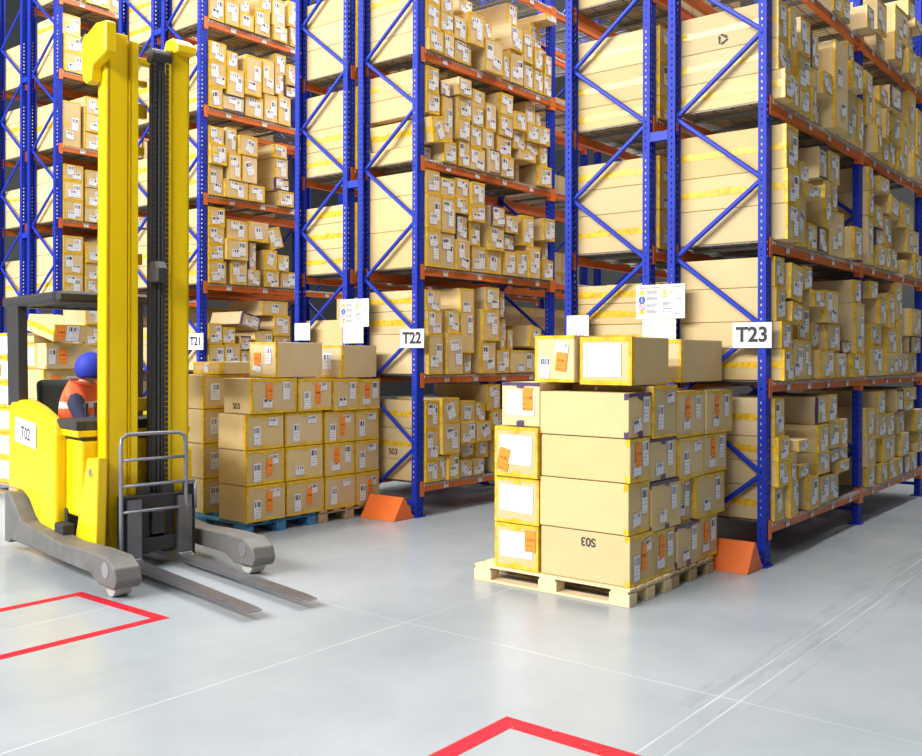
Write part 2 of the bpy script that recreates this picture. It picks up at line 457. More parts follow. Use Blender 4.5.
(1,1,2,0.553,0.76,1.539,2.172,0.02,0,0.7),
(1,1,2,0.943,1.156,1.98,2.202,0.04,0,0.7),
(1,1,2,1.353,1.443,1.903,2.198,-0.1,0,0.5),
(1,2,0,0.257,0.486,2.35,2.691,-0.004,0,0.66),
(1,2,0,0.489,0.711,2.35,2.641,0.015,0,0.66),
(1,2,0,0.756,0.989,2.35,2.606,-0.007,0,0.52),
(1,2,0,0.992,1.239,2.35,2.585,0.005,0,0.6),
(1,2,0,1.276,1.48,2.35,2.601,0.02,0,0.66),
(1,2,0,1.486,1.691,2.35,2.62,0.02,0,0.66),
(1,2,0,1.694,1.917,2.35,2.689,0.04,0,0.6),
(1,2,0,1.989,2.192,2.35,2.567,0.02,0,0.66),
(1,2,1,0.262,0.484,2.693,3.04,0.007,0,0.52),
(1,2,1,0.509,0.683,2.643,2.9,-0.008,0,0.6),
(1,2,1,0.717,0.887,2.608,2.843,-0.002,0,0.66),
(1,2,1,0.995,1.233,2.587,2.83,0.04,0,0.66),
(1,2,1,1.302,1.483,2.603,2.792,-0.006,0,0.52),
(1,2,1,2.061,2.192,2.569,2.775,-0.05,0,0.52),
(1,2,2,0.254,0.483,3.042,3.217,0.003,0,0.52),
(1,2,2,0.486,0.682,2.902,3.053,0.01,0,0.52),
(1,2,2,0.688,0.912,2.845,3.011,0.04,0,0.6),
(1,2,2,1.009,1.224,2.832,3.036,0.06,0,0.6),
(1,2,2,1.275,1.506,2.794,2.971,0.03,0,0.7),
(1,2,2,1.598,1.803,2.691,3.01,0.02,0,0.52),
(1,2,2,1.964,2.185,2.777,3.016,0.05,0,0.52),
(1,2,3,0.504,0.705,3.055,3.248,-0.006,0,0.7),
(1,2,3,0.708,0.911,3.013,3.235,0.04,0,0.6),
(1,3,0,0.288,0.476,3.367,3.569,0.02,0,0.66),
(1,3,0,0.522,0.699,3.367,3.621,0.011,0,0.7),
(1,3,0,0.704,0.946,3.367,3.585,0.012,0,0.6),
(1,3,0,0.987,1.172,3.367,3.605,0.04,0,0.7),
(1,3,0,1.223,1.462,3.367,3.588,0.008,0,0.66),
(1,3,0,1.62,1.704,3.367,3.595,-0.1,0,0.5),
(1,3,0,1.539,1.853,3.597,3.695,0.02,0,0.6),
(1,3,0,1.895,2.144,3.367,3.586,0.03,0,0.66),
(1,3,1,0.49,0.679,3.623,3.829,0.03,0,0.7),
(1,3,1,0.708,0.893,3.587,3.799,0.012,0,0.7),
(1,3,1,0.912,1.115,3.607,3.805,0.003,0,0.66),
(1,3,1,1.175,1.42,3.59,3.789,-0.003,0,0.7),
(1,3,1,1.44,1.662,3.697,3.887,0.005,0,0.66),
(1,3,1,1.677,1.94,3.697,3.813,-0.005,0,0.7),
(1,3,1,1.943,2.091,3.588,3.819,0.007,0,0.66),
(1,3,2,0.284,0.446,3.571,3.999,0,0,0.7),
(1,3,2,0.497,0.701,3.831,4.04,0.03,0,0.52),
(1,3,2,0.719,0.909,3.801,4.004,0.02,0,0.6),
(1,3,2,0.971,1.147,3.807,4.077,0.003,0,0.7),
(1,3,2,1.197,1.426,3.791,4.008,0.014,0,0.66),
(1,3,2,1.429,1.634,3.889,4.077,0.05,0,0.66),
(1,3,2,1.673,1.88,3.815,4.01,0.03,0,0.52),
(1,3,2,1.886,2.107,3.821,4.014,0.03,0,0.66),
(1,3,3,0.25,0.406,4.001,4.135,0.002,0,0.7),
(1,3,3,0.459,0.667,4.042,4.209,0.06,0,0.52),
(1,3,3,0.758,0.968,4.006,4.171,-0.006,0,0.6),
(1,3,3,1.203,1.423,4.01,4.23,0.02,0,0.52),
(1,3,3,1.811,2.017,4.016,4.28,-0.1,0,0.5),
(1,3,3,2.025,2.113,4.016,4.203,-0.1,0,0.5),
(1,4,0,0.296,0.449,4.384,4.614,0.014,0,0.6),
(1,4,0,0.472,0.731,4.384,4.593,-0,0,0.66),
(1,4,0,0.906,1.191,4.384,4.718,0.05,0,0.52),
(1,4,0,1.267,1.383,4.384,4.642,0.003,0,0.6),
(1,4,0,1.386,1.624,4.384,4.72,0.009,0,0.6),
(1,4,0,1.657,1.842,4.384,4.655,-0.009,0,0.66),
(1,4,0,1.847,2.028,4.384,4.631,-0.008,0,0.66),
(1,4,0,2.038,2.192,4.384,4.614,-0.008,0,0.66),
(1,4,1,0.25,0.442,4.616,4.797,0.005,0,0.6),
(1,4,1,0.452,0.654,4.595,4.812,0.008,0,0.7),
(1,4,1,0.657,0.883,4.595,4.906,0.04,0,0.6),
(1,4,1,1.002,1.134,4.72,4.93,-0.05,0,0.52),
(1,4,1,1.367,1.581,4.722,4.984,0.03,0,0.66),
(1,4,1,1.627,1.807,4.657,4.99,0.007,0,0.6),
(1,4,1,1.845,1.995,4.633,4.872,0.003,0,0.6),
(1,4,1,2.057,2.192,4.616,4.833,-0.005,0,0.66),
(1,4,2,0.25,0.449,4.799,4.972,0.002,0,0.52),
(1,4,2,0.598,0.807,4.908,5.045,-0.05,0,0.7),
(1,4,2,1.433,1.606,4.986,5.237,-0.06,0,0.6),
(1,4,2,1.932,2.125,4.874,5.183,-0.1,0,0.5),
(1,4,3,1.971,2.192,5.185,5.26,0.06,0,0.7),
(2,1,0,0.286,0.513,1.333,1.649,-0.002,0,0.7),
(2,1,0,0.52,0.671,1.333,1.562,-0.002,0,0.7),
(2,1,0,0.783,1.139,1.333,1.533,-0.008,0,0.52),
(2,1,1,0.25,0.439,1.651,1.839,-0.003,0,0.52),
(2,1,1,0.516,0.67,1.564,1.742,-0.002,0,0.6),
(2,1,1,0.743,1.017,1.535,1.807,-0.008,0,0.52),
(2,1,1,1.041,1.285,1.535,1.752,0.011,0,0.52),
(2,1,2,0.442,0.808,1.809,2.008,0.03,16,0.6),
(2,1,2,1.02,1.268,1.754,1.999,0.02,0,0.6),
(2,1,3,0.849,1.241,2.001,2.177,0.004,0,0.7),
(2,2,0,0.371,0.592,2.35,2.635,0.02,0,0.6),
(2,2,0,0.608,0.798,2.35,2.541,0.012,0,0.7),
(2,2,0,0.879,1.097,2.35,2.552,0.015,0,0.7),
(2,2,0,1.13,1.373,2.35,2.553,-0.002,0,0.6),
(2,2,1,0.278,0.583,2.637,2.881,0.05,0,0.6),
(2,2,1,0.635,0.75,2.543,2.885,-0.007,0,0.66),
(2,2,1,0.874,1.057,2.554,2.8,0.02,0,0.66),
(2,2,1,1.07,1.251,2.555,2.755,0.013,0,0.7),
(2,2,2,0.312,0.613,2.883,3.11,0.005,0,0.52),
(2,2,2,0.619,0.933,2.887,3.118,0.011,0,0.6),
(2,2,2,0.951,1.214,2.802,3.13,0,-18,0.66),
(2,3,0,0.256,0.603,3.367,3.574,0.03,0,0.66),
(2,3,0,0.612,0.852,3.367,3.558,0.03,0,0.7),
(2,3,0,1.078,1.326,3.367,3.553,0.02,0,0.66),
(2,3,1,0.31,0.486,3.576,3.888,0.04,0,0.52),
(2,3,1,0.501,0.73,3.576,3.895,0.04,0,0.6),
(2,3,1,1.026,1.261,3.555,3.709,0.012,0,0.52),
(2,3,2,0.293,0.441,3.89,4.188,0.006,0,0.52),
(2,3,2,0.46,0.726,3.897,4.128,0.05,0,0.66),
(2,3,2,1.033,1.244,3.711,3.953,0.003,0,0.66),
(2,3,3,1.012,1.223,3.955,4.119,0.013,0,0.6),
(2,4,0,0.25,0.557,4.384,4.575,0.008,0,0.7),
(2,4,0,0.571,0.848,4.384,4.629,0.003,0,0.6),
(2,4,0,0.869,1.084,4.384,4.714,-0.009,0,0.52),
(2,4,0,1.09,1.293,4.384,4.742,-0.002,0,0.6),
(2,4,1,0.301,0.547,4.577,4.892,0.02,0,0.66),
(2,4,1,0.553,0.793,4.631,5.104,0.04,0,0.52),
(2,4,1,0.836,1.018,4.716,5.129,0.003,0,0.52),
(2,4,1,1.039,1.175,4.744,5.002,-0.008,0,0.6),
(2,4,1,1.196,1.359,4.744,4.891,0.006,0,0.52),
(2,4,2,0.3,0.455,4.894,5.089,0.012,0,0.52),
(2,4,2,1.04,1.215,5.004,5.245,-0.01,0,0.6),
(2,4,2,1.217,1.336,4.893,5.146,0.03,0,0.6),
(2,5,0,0.273,0.474,5.401,5.687,0.012,0,0.66),
(2,5,0,0.479,0.686,5.401,5.591,0.02,0,0.66),
(2,5,0,0.708,0.94,5.401,5.711,0.011,0,0.7),
(2,5,0,0.99,1.219,5.401,5.585,0.02,0,0.52),
(2,5,0,1.282,1.39,5.401,5.643,-0.006,0,0.7),
(2,5,1,0.483,0.624,5.593,5.766,0.014,0,0.66),
(2,5,1,0.798,0.968,5.713,5.898,0.004,0,0.66),
(2,5,1,0.975,1.184,5.587,5.914,0.01,0,0.7),
(2,5,1,1.242,1.386,5.645,5.959,-0.002,0,0.6),
(3,1,0,0.375,0.639,1.333,1.642,-0.006,0,0.6),
(3,1,1,0.375,0.639,1.645,1.933,0,0,0.6),
(3,1,2,0.375,0.639,1.936,2.208,0.022,0,0.6),
(3,1,0,0.647,0.951,1.333,1.561,0.006,0,0.6),
(3,1,1,0.647,0.951,1.564,1.765,-0.007,0,0.6),
(3,1,2,0.647,0.951,1.768,1.999,0.026,0,0.6),
(3,1,0,0.959,1.238,1.333,1.541,0.029,0,0.6),
(3,1,1,0.959,1.238,1.544,1.761,-0.015,0,0.6),
(3,1,2,0.959,1.238,1.764,1.986,0.027,0,0.6),
(3,1,3,0.959,1.238,1.989,2.228,0.025,0,0.6),
(3,1,0,1.246,1.573,1.333,1.571,0.003,0,0.6),
(3,1,1,1.246,1.573,1.574,1.89,-0.012,0,0.6),
(3,2,0,0.375,0.669,2.35,2.561,0.029,0,0.6),
(3,2,1,0.375,0.669,2.564,2.797,0.008,0,0.6),
(3,2,2,0.375,0.669,2.8,3.076,0.025,0,0.6),
(3,2,0,0.677,0.949,2.35,2.569,0.016,0,0.6),
(3,2,1,0.677,0.949,2.572,2.772,0.018,0,0.6),
(3,2,2,0.677,0.949,2.775,2.994,-0.01,0,0.6),
(3,2,3,0.677,0.949,2.997,3.198,-0.004,0,0.6),
(3,2,0,0.957,1.261,2.35,2.62,-0.002,0,0.6),
(3,2,1,0.957,1.261,2.623,2.939,-0.011,0,0.6),
(3,2,2,0.957,1.261,2.942,3.165,0.028,0,0.6),
(3,2,0,1.269,1.655,2.35,2.665,-0.017,0,0.6),
(3,2,1,1.269,1.655,2.668,2.973,0.015,0,0.6),
(3,2,2,1.269,1.655,2.976,3.245,0.022,0,0.6),
(3,3,0,0.375,0.651,3.367,3.581,0.004,0,0.6),
(3,3,1,0.375,0.651,3.584,3.846,0.007,0,0.6),
(3,3,2,0.375,0.651,3.849,4.09,0.017,0,0.6),
(3,3,0,0.659,1.03,3.367,3.569,-0.012,0,0.6),
(3,3,1,0.659,1.03,3.572,3.795,-0.008,0,0.6),
(3,3,2,0.659,1.03,3.798,4.064,-0.01,0,0.6),
(3,3,0,1.038,1.381,3.367,3.608,0.015,0,0.6),
(3,3,1,1.038,1.381,3.611,3.921,-0.01,0,0.6),
(3,3,0,1.389,1.696,3.367,3.59,-0.019,0,0.6),
(3,3,1,1.389,1.696,3.593,3.813,0.021,0,0.6),
(3,3,2,1.389,1.696,3.816,4.1,0.027,0,0.6),
(3,3,3,1.389,1.696,4.103,4.262,-0.018,0,0.6),
(3,4,0,0.375,0.677,4.384,4.628,-0.013,0,0.6),
(3,4,1,0.375,0.677,4.631,4.873,0.003,0,0.6),
(3,4,2,0.375,0.677,4.876,5.116,0.002,0,0.6),
(3,4,0,0.685,0.965,4.384,4.675,0.017,0,0.6),
(3,4,1,0.685,0.965,4.678,4.925,-0.014,0,0.6),
(3,4,0,0.973,1.273,4.384,4.688,0.004,0,0.6),
(3,4,1,0.973,1.273,4.691,5.005,0.006,0,0.6),
(3,4,0,1.281,1.566,4.384,4.653,0.01,0,0.6),
(3,4,1,1.281,1.566,4.656,4.94,-0.019,0,0.6),
(3,4,2,1.281,1.566,4.943,5.192,0.02,0,0.6),
(3,5,0,0.375,0.655,5.401,5.62,-0.006,0,0.6),
(3,5,1,0.375,0.655,5.623,5.872,-0.004,0,0.6),
(3,5,0,0.663,1.007,5.401,5.639,0.014,0,0.6),
(3,5,1,0.663,1.007,5.642,5.904,0.028,0,0.6),
(3,5,0,1.015,1.399,5.401,5.638,0.007,0,0.6),
(3,5,1,1.015,1.399,5.641,5.903,-0.002,0,0.6),
(3,5,2,1.015,1.399,5.906,6.207,-0.01,0,0.6),
(3,5,0,1.407,1.73,5.401,5.704,0.01,0,0.6),
(3,5,1,1.407,1.73,5.707,6.022,-0.013,0,0.6),
(3,6,0,0.375,0.729,6.417,6.621,0.021,0,0.6),
(3,6,1,0.375,0.729,6.624,6.926,-0.016,0,0.6),
(3,6,2,0.375,0.729,6.929,7.239,0.019,0,0.6),
(3,6,0,0.737,1.078,6.417,6.646,-0.017,0,0.6),
(3,6,1,0.737,1.078,6.649,6.903,0.023,0,0.6),
(3,6,2,0.737,1.078,6.906,7.128,0.004,0,0.6),
(3,6,0,1.086,1.385,6.417,6.73,0.024,0,0.6),
(3,6,1,1.086,1.385,6.733,6.964,0.001,0,0.6),
(3,6,2,1.086,1.385,6.967,7.165,0.006,0,0.6),
(3,6,0,1.393,1.766,6.417,6.623,0.002,0,0.6),
(3,6,1,1.393,1.766,6.626,6.833,0.001,0,0.6),
(3,6,2,1.393,1.766,6.836,7.142,-0.006,0,0.6),
]
# end stacks: (row, side, level): [(height, width, protrusion, length, kind)]
ENDS = {
 (0,'a',4): [(.3,.26,.04),(.28,.25,.03)],
 (0,'a',3): [(.21,.24,.07),(.23,.20,.02),(.28,.2,.02)],
 (0,'a',2): [(.26,.24,.09),(.25,.24,.09),(.32,.24,.08)],
 (0,'a',1): [(.23,.2,.07),(.2,.2,.05),(.25,.19,.01),(.22,.19,.0)],
 (0,'a',0): [(.25,.19,.0),(.18,.2,.03),(.18,.23,.03),(.28,.19,.0)],
 (0,'b',4): [(.26,.3,.0),(.26,.3,.0)],
 (0,'b',3): [(.18,.3,.02),(.28,.32,-.03),(.27,.3,-.03)],
 (0,'b',2): [(.31,.3,.0),(.21,.32,-.04),(.21,.3,-.04)],
 (0,'b',1): [(.22,.3,.0),(.21,.32,.0),(.17,.32,.0),(.15,.3,-.06)],
 (0,'b',0): [(.28,.3,.0),(.28,.3,.0)],
 (1,'a',5): [(.28,.24,.0),(.25,.24,.0)],
 (1,'a',4): [(.21,.2,.03),(.24,.19,.0),(.22,.19,.0)],
 (1,'a',3): [(.14,.2,-.12),(.24,.2,.06),(.2,.18,.0),(.24,.17,.0)],
 (1,'a',2): [(.36,.21,.01),(.33,.21,.01),(.22,.2,.0)],
 (1,'a',1): [(.38,.2,.03),(.22,.2,.02),(.2,.2,.0)],
 (1,'a',0): [(.2,.2,.0),(.3,.23,.0),(.27,.23,.0)],
 (1,'b',5): [(.28,.3,.0),(.24,.3,.0)],
 (1,'b',4): [(.3,.3,.0),(.23,.3,.0),(.25,.28,.0)],
 (1,'b',3): [(.25,.3,.0),(.22,.3,.0),(.36,.3,.0)],
 (1,'b',2): [(.25,.3,.0),(.26,.3,.0),(.18,.3,.0)],
 (1,'b',1): [(.26,.3,.0),(.28,.3,.0)],
 (2,'a',5): [(.28,.2,.0),(.28,.2,.0)],
 (2,'a',4): [(.25,.22,.0),(.3,.24,.0),(.22,.24,.0)],
 (2,'a',3): [(.36,.2,.0),(.24,.24,.03),(.2,.2,.0)],
 (2,'a',2): [(.26,.24,.0),(.2,.2,.0),(.2,.22,.0),(.22,.22,.0)],
 (2,'a',1): [(.3,.22,.0),(.25,.22,.0)],
 (2,'b',5): [(.3,.3,.0),(.3,.3,.0)],
 (2,'b',4): [(.28,.3,.0),(.26,.3,.0),(.22,.3,.0)],
 (2,'b',3): [(.3,.3,.0),(.28,.3,.0)],
 (2,'b',2): [(.26,.3,.0),(.26,.3,.0),(.2,.3,.0)],
 (2,'b',1): [(.3,.3,.0),(.22,.3,.0)],
 (3,'a',6): [(.3,.26,.0),(.2,.26,.0)],
 (3,'a',5): [(.28,.3,.0),(.24,.3,.0),(.28,.26,-.05)],
 (3,'a',4): [(.62,.26,-.04)],
 (3,'a',3): [(.28,.28,.0),(.26,.28,.0),(.22,.28,.0)],
 (3,'a',2): [(.28,.28,.0),(.28,.28,.0),(.24,.28,.0)],
 (3,'a',1): [(.3,.28,.0),(.3,.28,.0)],
 (3,'b',5): [(.3,.3,.0),(.3,.3,.0)],
 (3,'b',4): [(.3,.3,.0),(.2,.3,.0),(.2,.28,.0)],
 (3,'b',3): [(.25,.3,.0),(.3,.3,.0)],
 (3,'b',2): [(.28,.3,.0),(.25,.3,.0)],
 (3,'b',1): [(.28,.3,.0),(.25,.3,.0)],
}
STUFF = set([
0,3,4,6,7,8,9,10,11,13,15,16,20,21,24,26,27,28,29,39,43,44,45,47,49,52,65,68,71,72,73,74,78,80,81,83,87,92,94,95,99,100,101,103,109,112,117,119,124,128,131,132,134,135,137,138,139,140,142,143,144,148,150,151,152,155,161,162,164,167,173,175,177,180,181,183,186,189,196,200,201,203,204,205,208,211,212,213,214,216,219,223,225,226,227,228,231,234,235,236,237,239,242,243,244,245,247,252,254,256,258,268,279,280,281,282,283,288,289,290,293,294,296,297,298,299,300,301,302,303,304,305,306,307,308,309,310,311,312,313,314,315,316,317,318,319,320,321,322,323,324,325,326,327,328,329,333,334,335,336,337,338,339,340,341,342,343,344,345,346,347,348,350,351,352,353,354,355,356,357,358,359,360,361,362,378,385,389,390,391,392,409,410,420,423,438,439,440,441,442,443,444,445,446,447,448,449,460,461,463,465,466,467,469,470,471,472,519,520,521,522,523,524,525,526,527,530,531
])

# ------------------------------------------------------------------ cartons
def jag(n, t, r): return [t*(1 + r.uniform(-.22, .22)) for _ in range(n+1)]
def strip(mb, A, B, out, t, r, n=4):
    """a hand-torn strip of tape from A to B, reaching t along out, 1.3 mm proud of the board"""
    A, B, out = Vector(A), Vector(B), Vector(out); w = jag(n, t, r)
    vs = []
    for i in range(n+1):
        p = A.lerp(B, i/n); vs += [tuple(p), tuple(p + out*w[i])]
    mb.add(vs, [(2*i, 2*i+2, 2*i+3, 2*i+1) for i in range(n)])
def carton_parts(w, d, h, r, tape='y', labels=None, band=False, edges='tblr', card=None, tw=None):
    """list of (name, mesh builder, material); the front is at y = 0, facing -y"""
    parts = [('carton', MB().cbox(-w/2, w/2, 0, d, 0, h, .004), card or CARD)]
    e = .0014
    if tape:
        tp = MB(); tq = MB(); t = tw or min(r.uniform(.011, .022), h*.13, w*.13)
        def S(A, B, out, width, k, nrm, n=4, q=None):      # every strip lies on its own layer so none coincide
            nv = Vector(nrm)*(.0010 + .0005*k); strip(tp if q is None or joined else q, Vector(A)+nv, Vector(B)+nv, out, width, r, n)
        x0, x1 = -w/2, w/2; joined = 'l' in edges or 'r' in edges
        F, LF, RT, UPW, BK = (0,-1,0), (-1,0,0), (1,0,0), (0,0,1), (0,1,0)
        if 't' in edges:
            S((x0,0,h), (x1,0,h), (0,0,-1), t, 2, F); S((x0,0,h), (x1,0,h), (0,1,0), t*1.3, 0, UPW)
        if 'b' in edges: S((x0,0,0), (x1,0,0), (0,0,1), t, 3, F, q=tq)
        if 'l' in edges:
            S((x0,0,0), (x0,0,h), (1,0,0), t*.8, 0, F); S((x0,0,0), (x0,0,h), (0,1,0), t*1.4, 0, LF)
        if 'r' in edges:
            S((x1,0,0), (x1,0,h), (-1,0,0), t*.8, 1, F); S((x1,0,0), (x1,0,h), (0,1,0), t*1.4, 0, RT)
        if 'c' in edges:   # corner patches seen from the long side
            for z0, s_ in ((0, 1), (h, -1)): S((x0,0,z0), (x0,t*1.6,z0), (0,0,s_), t*2, 1, LF, 2, tq if z0 == 0 else None)
        if 'C' in edges:   # the far end is taped as well
            S((x0,d,0), (x0,d,h), (0,-1,0), t*1.4, 0, LF); S((x0,d,0), (x0,d,h), (1,0,0), t*1.5, 0, BK)
        if 'm' in edges:   # a short cross piece over the middle of the front seam
            S((-.03,0,h), (.03,0,h), (0,0,-1), t*1.9, 4, F, 2); S((-.03,0,0), (.03,0,0), (0,0,1), t*1.7, 5, F, 2, tq)
        for q in (tp, tq):
            if q.v: parts.append(('packing_tape', q, PURP if tape == 'p' else TAPE))
    if band:
        tb = MB(); x0 = -w/2-.0025; zb = h*band
        strip(tb, (x0, 0, zb-.024), (x0, d, zb-.024), (0,0,1), .048, r, 8)
        strip(tb, (-w/2-.0025, -.0022, zb-.024), (-w/2+.09, -.0022, zb-.024), (0,0,1), .048, r, 3)
        parts.append(('tape_band', tb, TAPE))
    for li_, (fx, fz, lw, lh, ang, mat, nm) in enumerate(labels or []):
        cx, cz = -w/2 + fx*w, fz*h; c, s_ = math.cos(R(ang)), math.sin(R(ang))
        q = [(-lw/2,-lh/2),(lw/2,-lh/2),(lw/2,lh/2),(-lw/2,lh/2)]
        yo = -.0045 - .0006*li_
        q = [(cx + c*a - s_*b, yo, cz + s_*a + c*b) for a, b in q]
        parts.append((nm, MB().quad(*q), mat))
    return parts
def rand_labels(w, h, r):
    """the two despatch labels most cartons carry: one upright, one lying, touching like an L"""
    lw = min(.098, w*.42); lh = min(.17, h*.66); ww = min(.14, w*.66); wh = min(.10, h*.38)
    style = r.random()
    if style < .42:
        return [(r.uniform(.66,.74), r.uniform(.48,.58), lw, lh, r.uniform(-3,3), LAB, 'shipping_label'),
                (r.uniform(.36,.42), r.uniform(.24,.33), ww*.8, wh, r.uniform(-6,6), LAB, 'shipping_label')]
    if style < .68:
        return [(r.uniform(.26,.34), r.uniform(.58,.66), lw, lh*.85, r.uniform(-4,4), LAB, 'shipping_label'),
                (r.uniform(.58,.66), r.uniform(.24,.33), ww*.85, wh, r.uniform(-14,10), LAB, 'shipping_label')]
    if style < .9:
        return [(r.uniform(.62,.7), r.uniform(.4,.5), lw*.9, lh, r.uniform(-3,3), LAB, 'shipping_label'),
                (r.uniform(.36,.44), r.uniform(.66,.74), ww*.85, wh, r.uniform(-8,8), LAB, 'shipping_label')]
    return [(r.uniform(.42,.58), r.uniform(.42,.58), lw*1.1, lh*.95, r.uniform(-28,28), LAB, 'shipping_label')]

stuff_acc = {'v': [], 'f': [], 'mi': [], 'uv': {}, 'mats': []}
CID = [0]
def put_carton(w, d, h, loc, rz, label, group, seed, ry=0, rx=0, **kw):
    cid = CID[0]; CID[0] += 1
    r = random.Random(seed*7919+13)
    if kw.get('labels') == 'rand': kw['labels'] = rand_labels(w, h, r)
    parts = carton_parts(w, d, h, r, **kw)
    M = Matrix.Translation(loc) @ Matrix.Rotation(rz, 4, 'Z') @ Matrix.Rotation(ry, 4, 'Y') @ Matrix.Rotation(rx, 4, 'X')
    if cid in STUFF:
        A = stuff_acc
        for nm, mb, mat in parts:
            if mat not in A['mats']: A['mats'].append(mat)
            o = len(A['v']); A['v'] += [tuple(M @ Vector(p)) for p in mb.v]
            for i, f in enumerate(mb.f):
                if i in mb.uv: A['uv'][len(A['f'])] = mb.uv[i]
                A['f'].append(tuple(o+j for j in f)); A['mi'].append(A['mats'].index(mat))
        return None
    top = None
    for nm, mb, mat in parts:
        if top is None:
            top = mb.build('carton', mat); top.location = loc; top.rotation_euler = (rx, ry, rz)
            tag(top, label, 'carton', group); top['carton_index'] = cid
        else:
            o = mb.build(nm, mat, top)
            if nm == 'orange_sticker': o['label'] = 'orange sticker'
            if nm == 'packing_tape' and mat is PURP: o['label'] = 'dark purple tape'
    return top

# cartons facing the aisles
from collections import defaultdict
rows = defaultdict(list)
for i, t in enumerate(TABLE): rows[(t[0], t[1], t[2], int((t[3]+t[4])/2 // BAY))].append(i)
place = {}
for key, ids in rows.items():
    ids.sort(key=lambda i: TABLE[i][3])
    for n, i in enumerate(ids): place[i] = n + (2 if key[3] == 0 else 1)      # the carton across the rack end comes first
LAYER = ['deck layer', 'second layer', 'third layer', 'fourth layer', 'fifth layer']
TURN = R(0)
for i, (k, l, ry_, u0, u1, z0, z1, dd, tilt, ln) in enumerate(TABLE):
    bay = int((u0+u1)/2 // BAY)
    r = random.Random(i*31+5)
    tape = 'p' if r.random() < .06 else 'y'
    where = 'from end post' if bay == 0 else 'past middle post'
    lab = f"{'purple-taped' if tape=='p' else 'yellow-taped'} carton, {ORD[place[i]]} {where}, {LAYER[ry_]}, {SHELF[l]}, {RNAME[(k,'a')]}"
    w, h = u1-u0-.004, z1-z0
    e = r.choice(['tblr','tbl','tblr','tlr','tbr','bl','tl'])
    v = PV[k] - .055 - dd
    d = ln
    tl = R(tilt)
    loc = ((u0+u1)/2, v, z0)
    rz = R(r.uniform(-2.2, 2.2)) if w > .2 and not tilt else R(r.uniform(-.6,.6))
    if tilt:
        q = .88 if abs(tilt) < 10 else .78; w *= q; h *= q; rz = 0
        loc = (loc[0], loc[1], z0 + abs(math.sin(tl))*w/2)
    put_carton(w, d, h, loc, rz, lab, f'cartons on the {SHELF[l]} of {RNAME[(k,"a")]}', i, ry=tl, tape=tape, labels='rand', edges=e)
# long cartons lying across the rack ends
END_CARTON = {}
for q, ((k, sd, l), st) in enumerate(ENDS.items()):
    z = deck_z(l) + .002
    for n, en in enumerate(st):
        h, w, pr = en
        r = random.Random(9000 + q*10 + n)
        band = .5 if r.random() < (.62 if k < 3 else .35) else False
        ry = 0
        if sd == 'a':
            w = min([w] + [t[3]-.068 for t in TABLE if t[0] == k and t[1] == l and t[5] < z+h and t[6] > z and t[3] > .1])
            loc = (.062+w/2, PV[k]-.055-pr, z); d = .84 if pr > -.05 else .72
            ed = 'tblrc'
        else:
            loc = (.062+w/2, PV[k]+FD+GAP-.06, z); d = .83 + pr; ed = 'tblrcC'
        if (k, sd, l, n) == (1,'a',3,1): ry = R(-9); z += .02; loc = (loc[0]+.02, loc[1], z); w *= .9
        if (k, sd, l, n) == (1,'a',3,2): z += .03; loc = (loc[0], loc[1], z)
        lab = f"long {'tape-banded' if band else 'plain'} carton across end of {RNAME[(k,sd)]}, {ORD[n+1]} from deck, {SHELF[l]}"
        ec = put_carton(w, d, h-.003, loc, 0, lab, f'long cartons at the end of {RNAME[(k,sd)]}', 9000+q*10+n, ry=ry, band=band,
                   tape='y', labels='rand', edges=ed)
        if ec: END_CARTON[(k, sd, l, n)] = (ec, w, d, h)
        z += h
# ------------------------------------------------------------------ recycling mark on a long carton
def recycle_mark(parent, w, d, h, y, z, size):
    mb = MB(); x = -w/2 - .0034
    for k in range(3):
        a = R(90 + 120*k); c, s_ = math.cos(a), math.sin(a)
        pts = [(-.42,.30),(.10,.30),(.10,.18),(.46,.42),(.10,.66),(.10,.54),(-.42,.54)]
        poly = []
        for px, py in pts:
            qx, qy = px, py*.8
            poly.append((qx*c - qy*s_, qx*s_ + qy*c))
        o = [(x, y - p[0]*size, z + p[1]*size) for p in poly]
        mb.add(o, [(0,1,5,6),(2,3,4)])
    return mb.build('recycling_mark', INK, parent)

if (0,'a',3,2) in END_CARTON:
    c_, w_, d_, h_ = END_CARTON[(0,'a',3,2)]; recycle_mark(c_, w_, d_, h_, .42, h_*.25, .075)
if (1,'a',0,1) in END_CARTON:
    c_, w_, d_, h_ = END_CARTON[(1,'a',0,1)]; text('stencil_lettering', 'S03', .08, INK, c_, (-w_/2-.001, .42, h_*.22), (R(90),0,R(-90)), bold=.002)

# ------------------------------------------------------------------ pallet racking
def upright_mesh(H):
    mb = MB(); w, dp, t = .05, .06, .0025
    # omega section: web towards the aisle at y = 0, two flanges running back
    mb.quad((-w,0,0),(w,0,0),(w,0,H),(-w,0,H), False)
    for sx in (-1, 1):
        mb.quad((sx*w,0,0),(sx*w,dp,0),(sx*w,dp,H),(sx*w,0,H), False)
        mb.quad((sx*w,dp,0),(sx*(w-.018),dp,0),(sx*(w-.018),dp,H),(sx*w,dp,H), False)
    return mb.mesh('upright', BLUE)
UH = 6.9
UP = upright_mesh(UH)
BASE = MB().cbox(-.065,.065,-.02,.10,0,.008,.002).mesh('base_plate', BRACE)
def beam_mesh():
    mb = MB(); L = BAY - .10
    mb.box(-L/2, L/2, 0, .045, -.0325, .0325)
    mb.box(-L/2, L/2, -.002, .0, .0125, .0325)
    for s_ in (-1, 1):
        x = s_*(L/2)
        mb.box(min(x, x+s_*.055), max(x, x+s_*.055), -.006, -.001, -.075, .065)
        mb.box(x-.004, x+.004, -.004, .05, -.075, .065)
    return mb.mesh('beam', ORNG)
BEAM = beam_mesh()
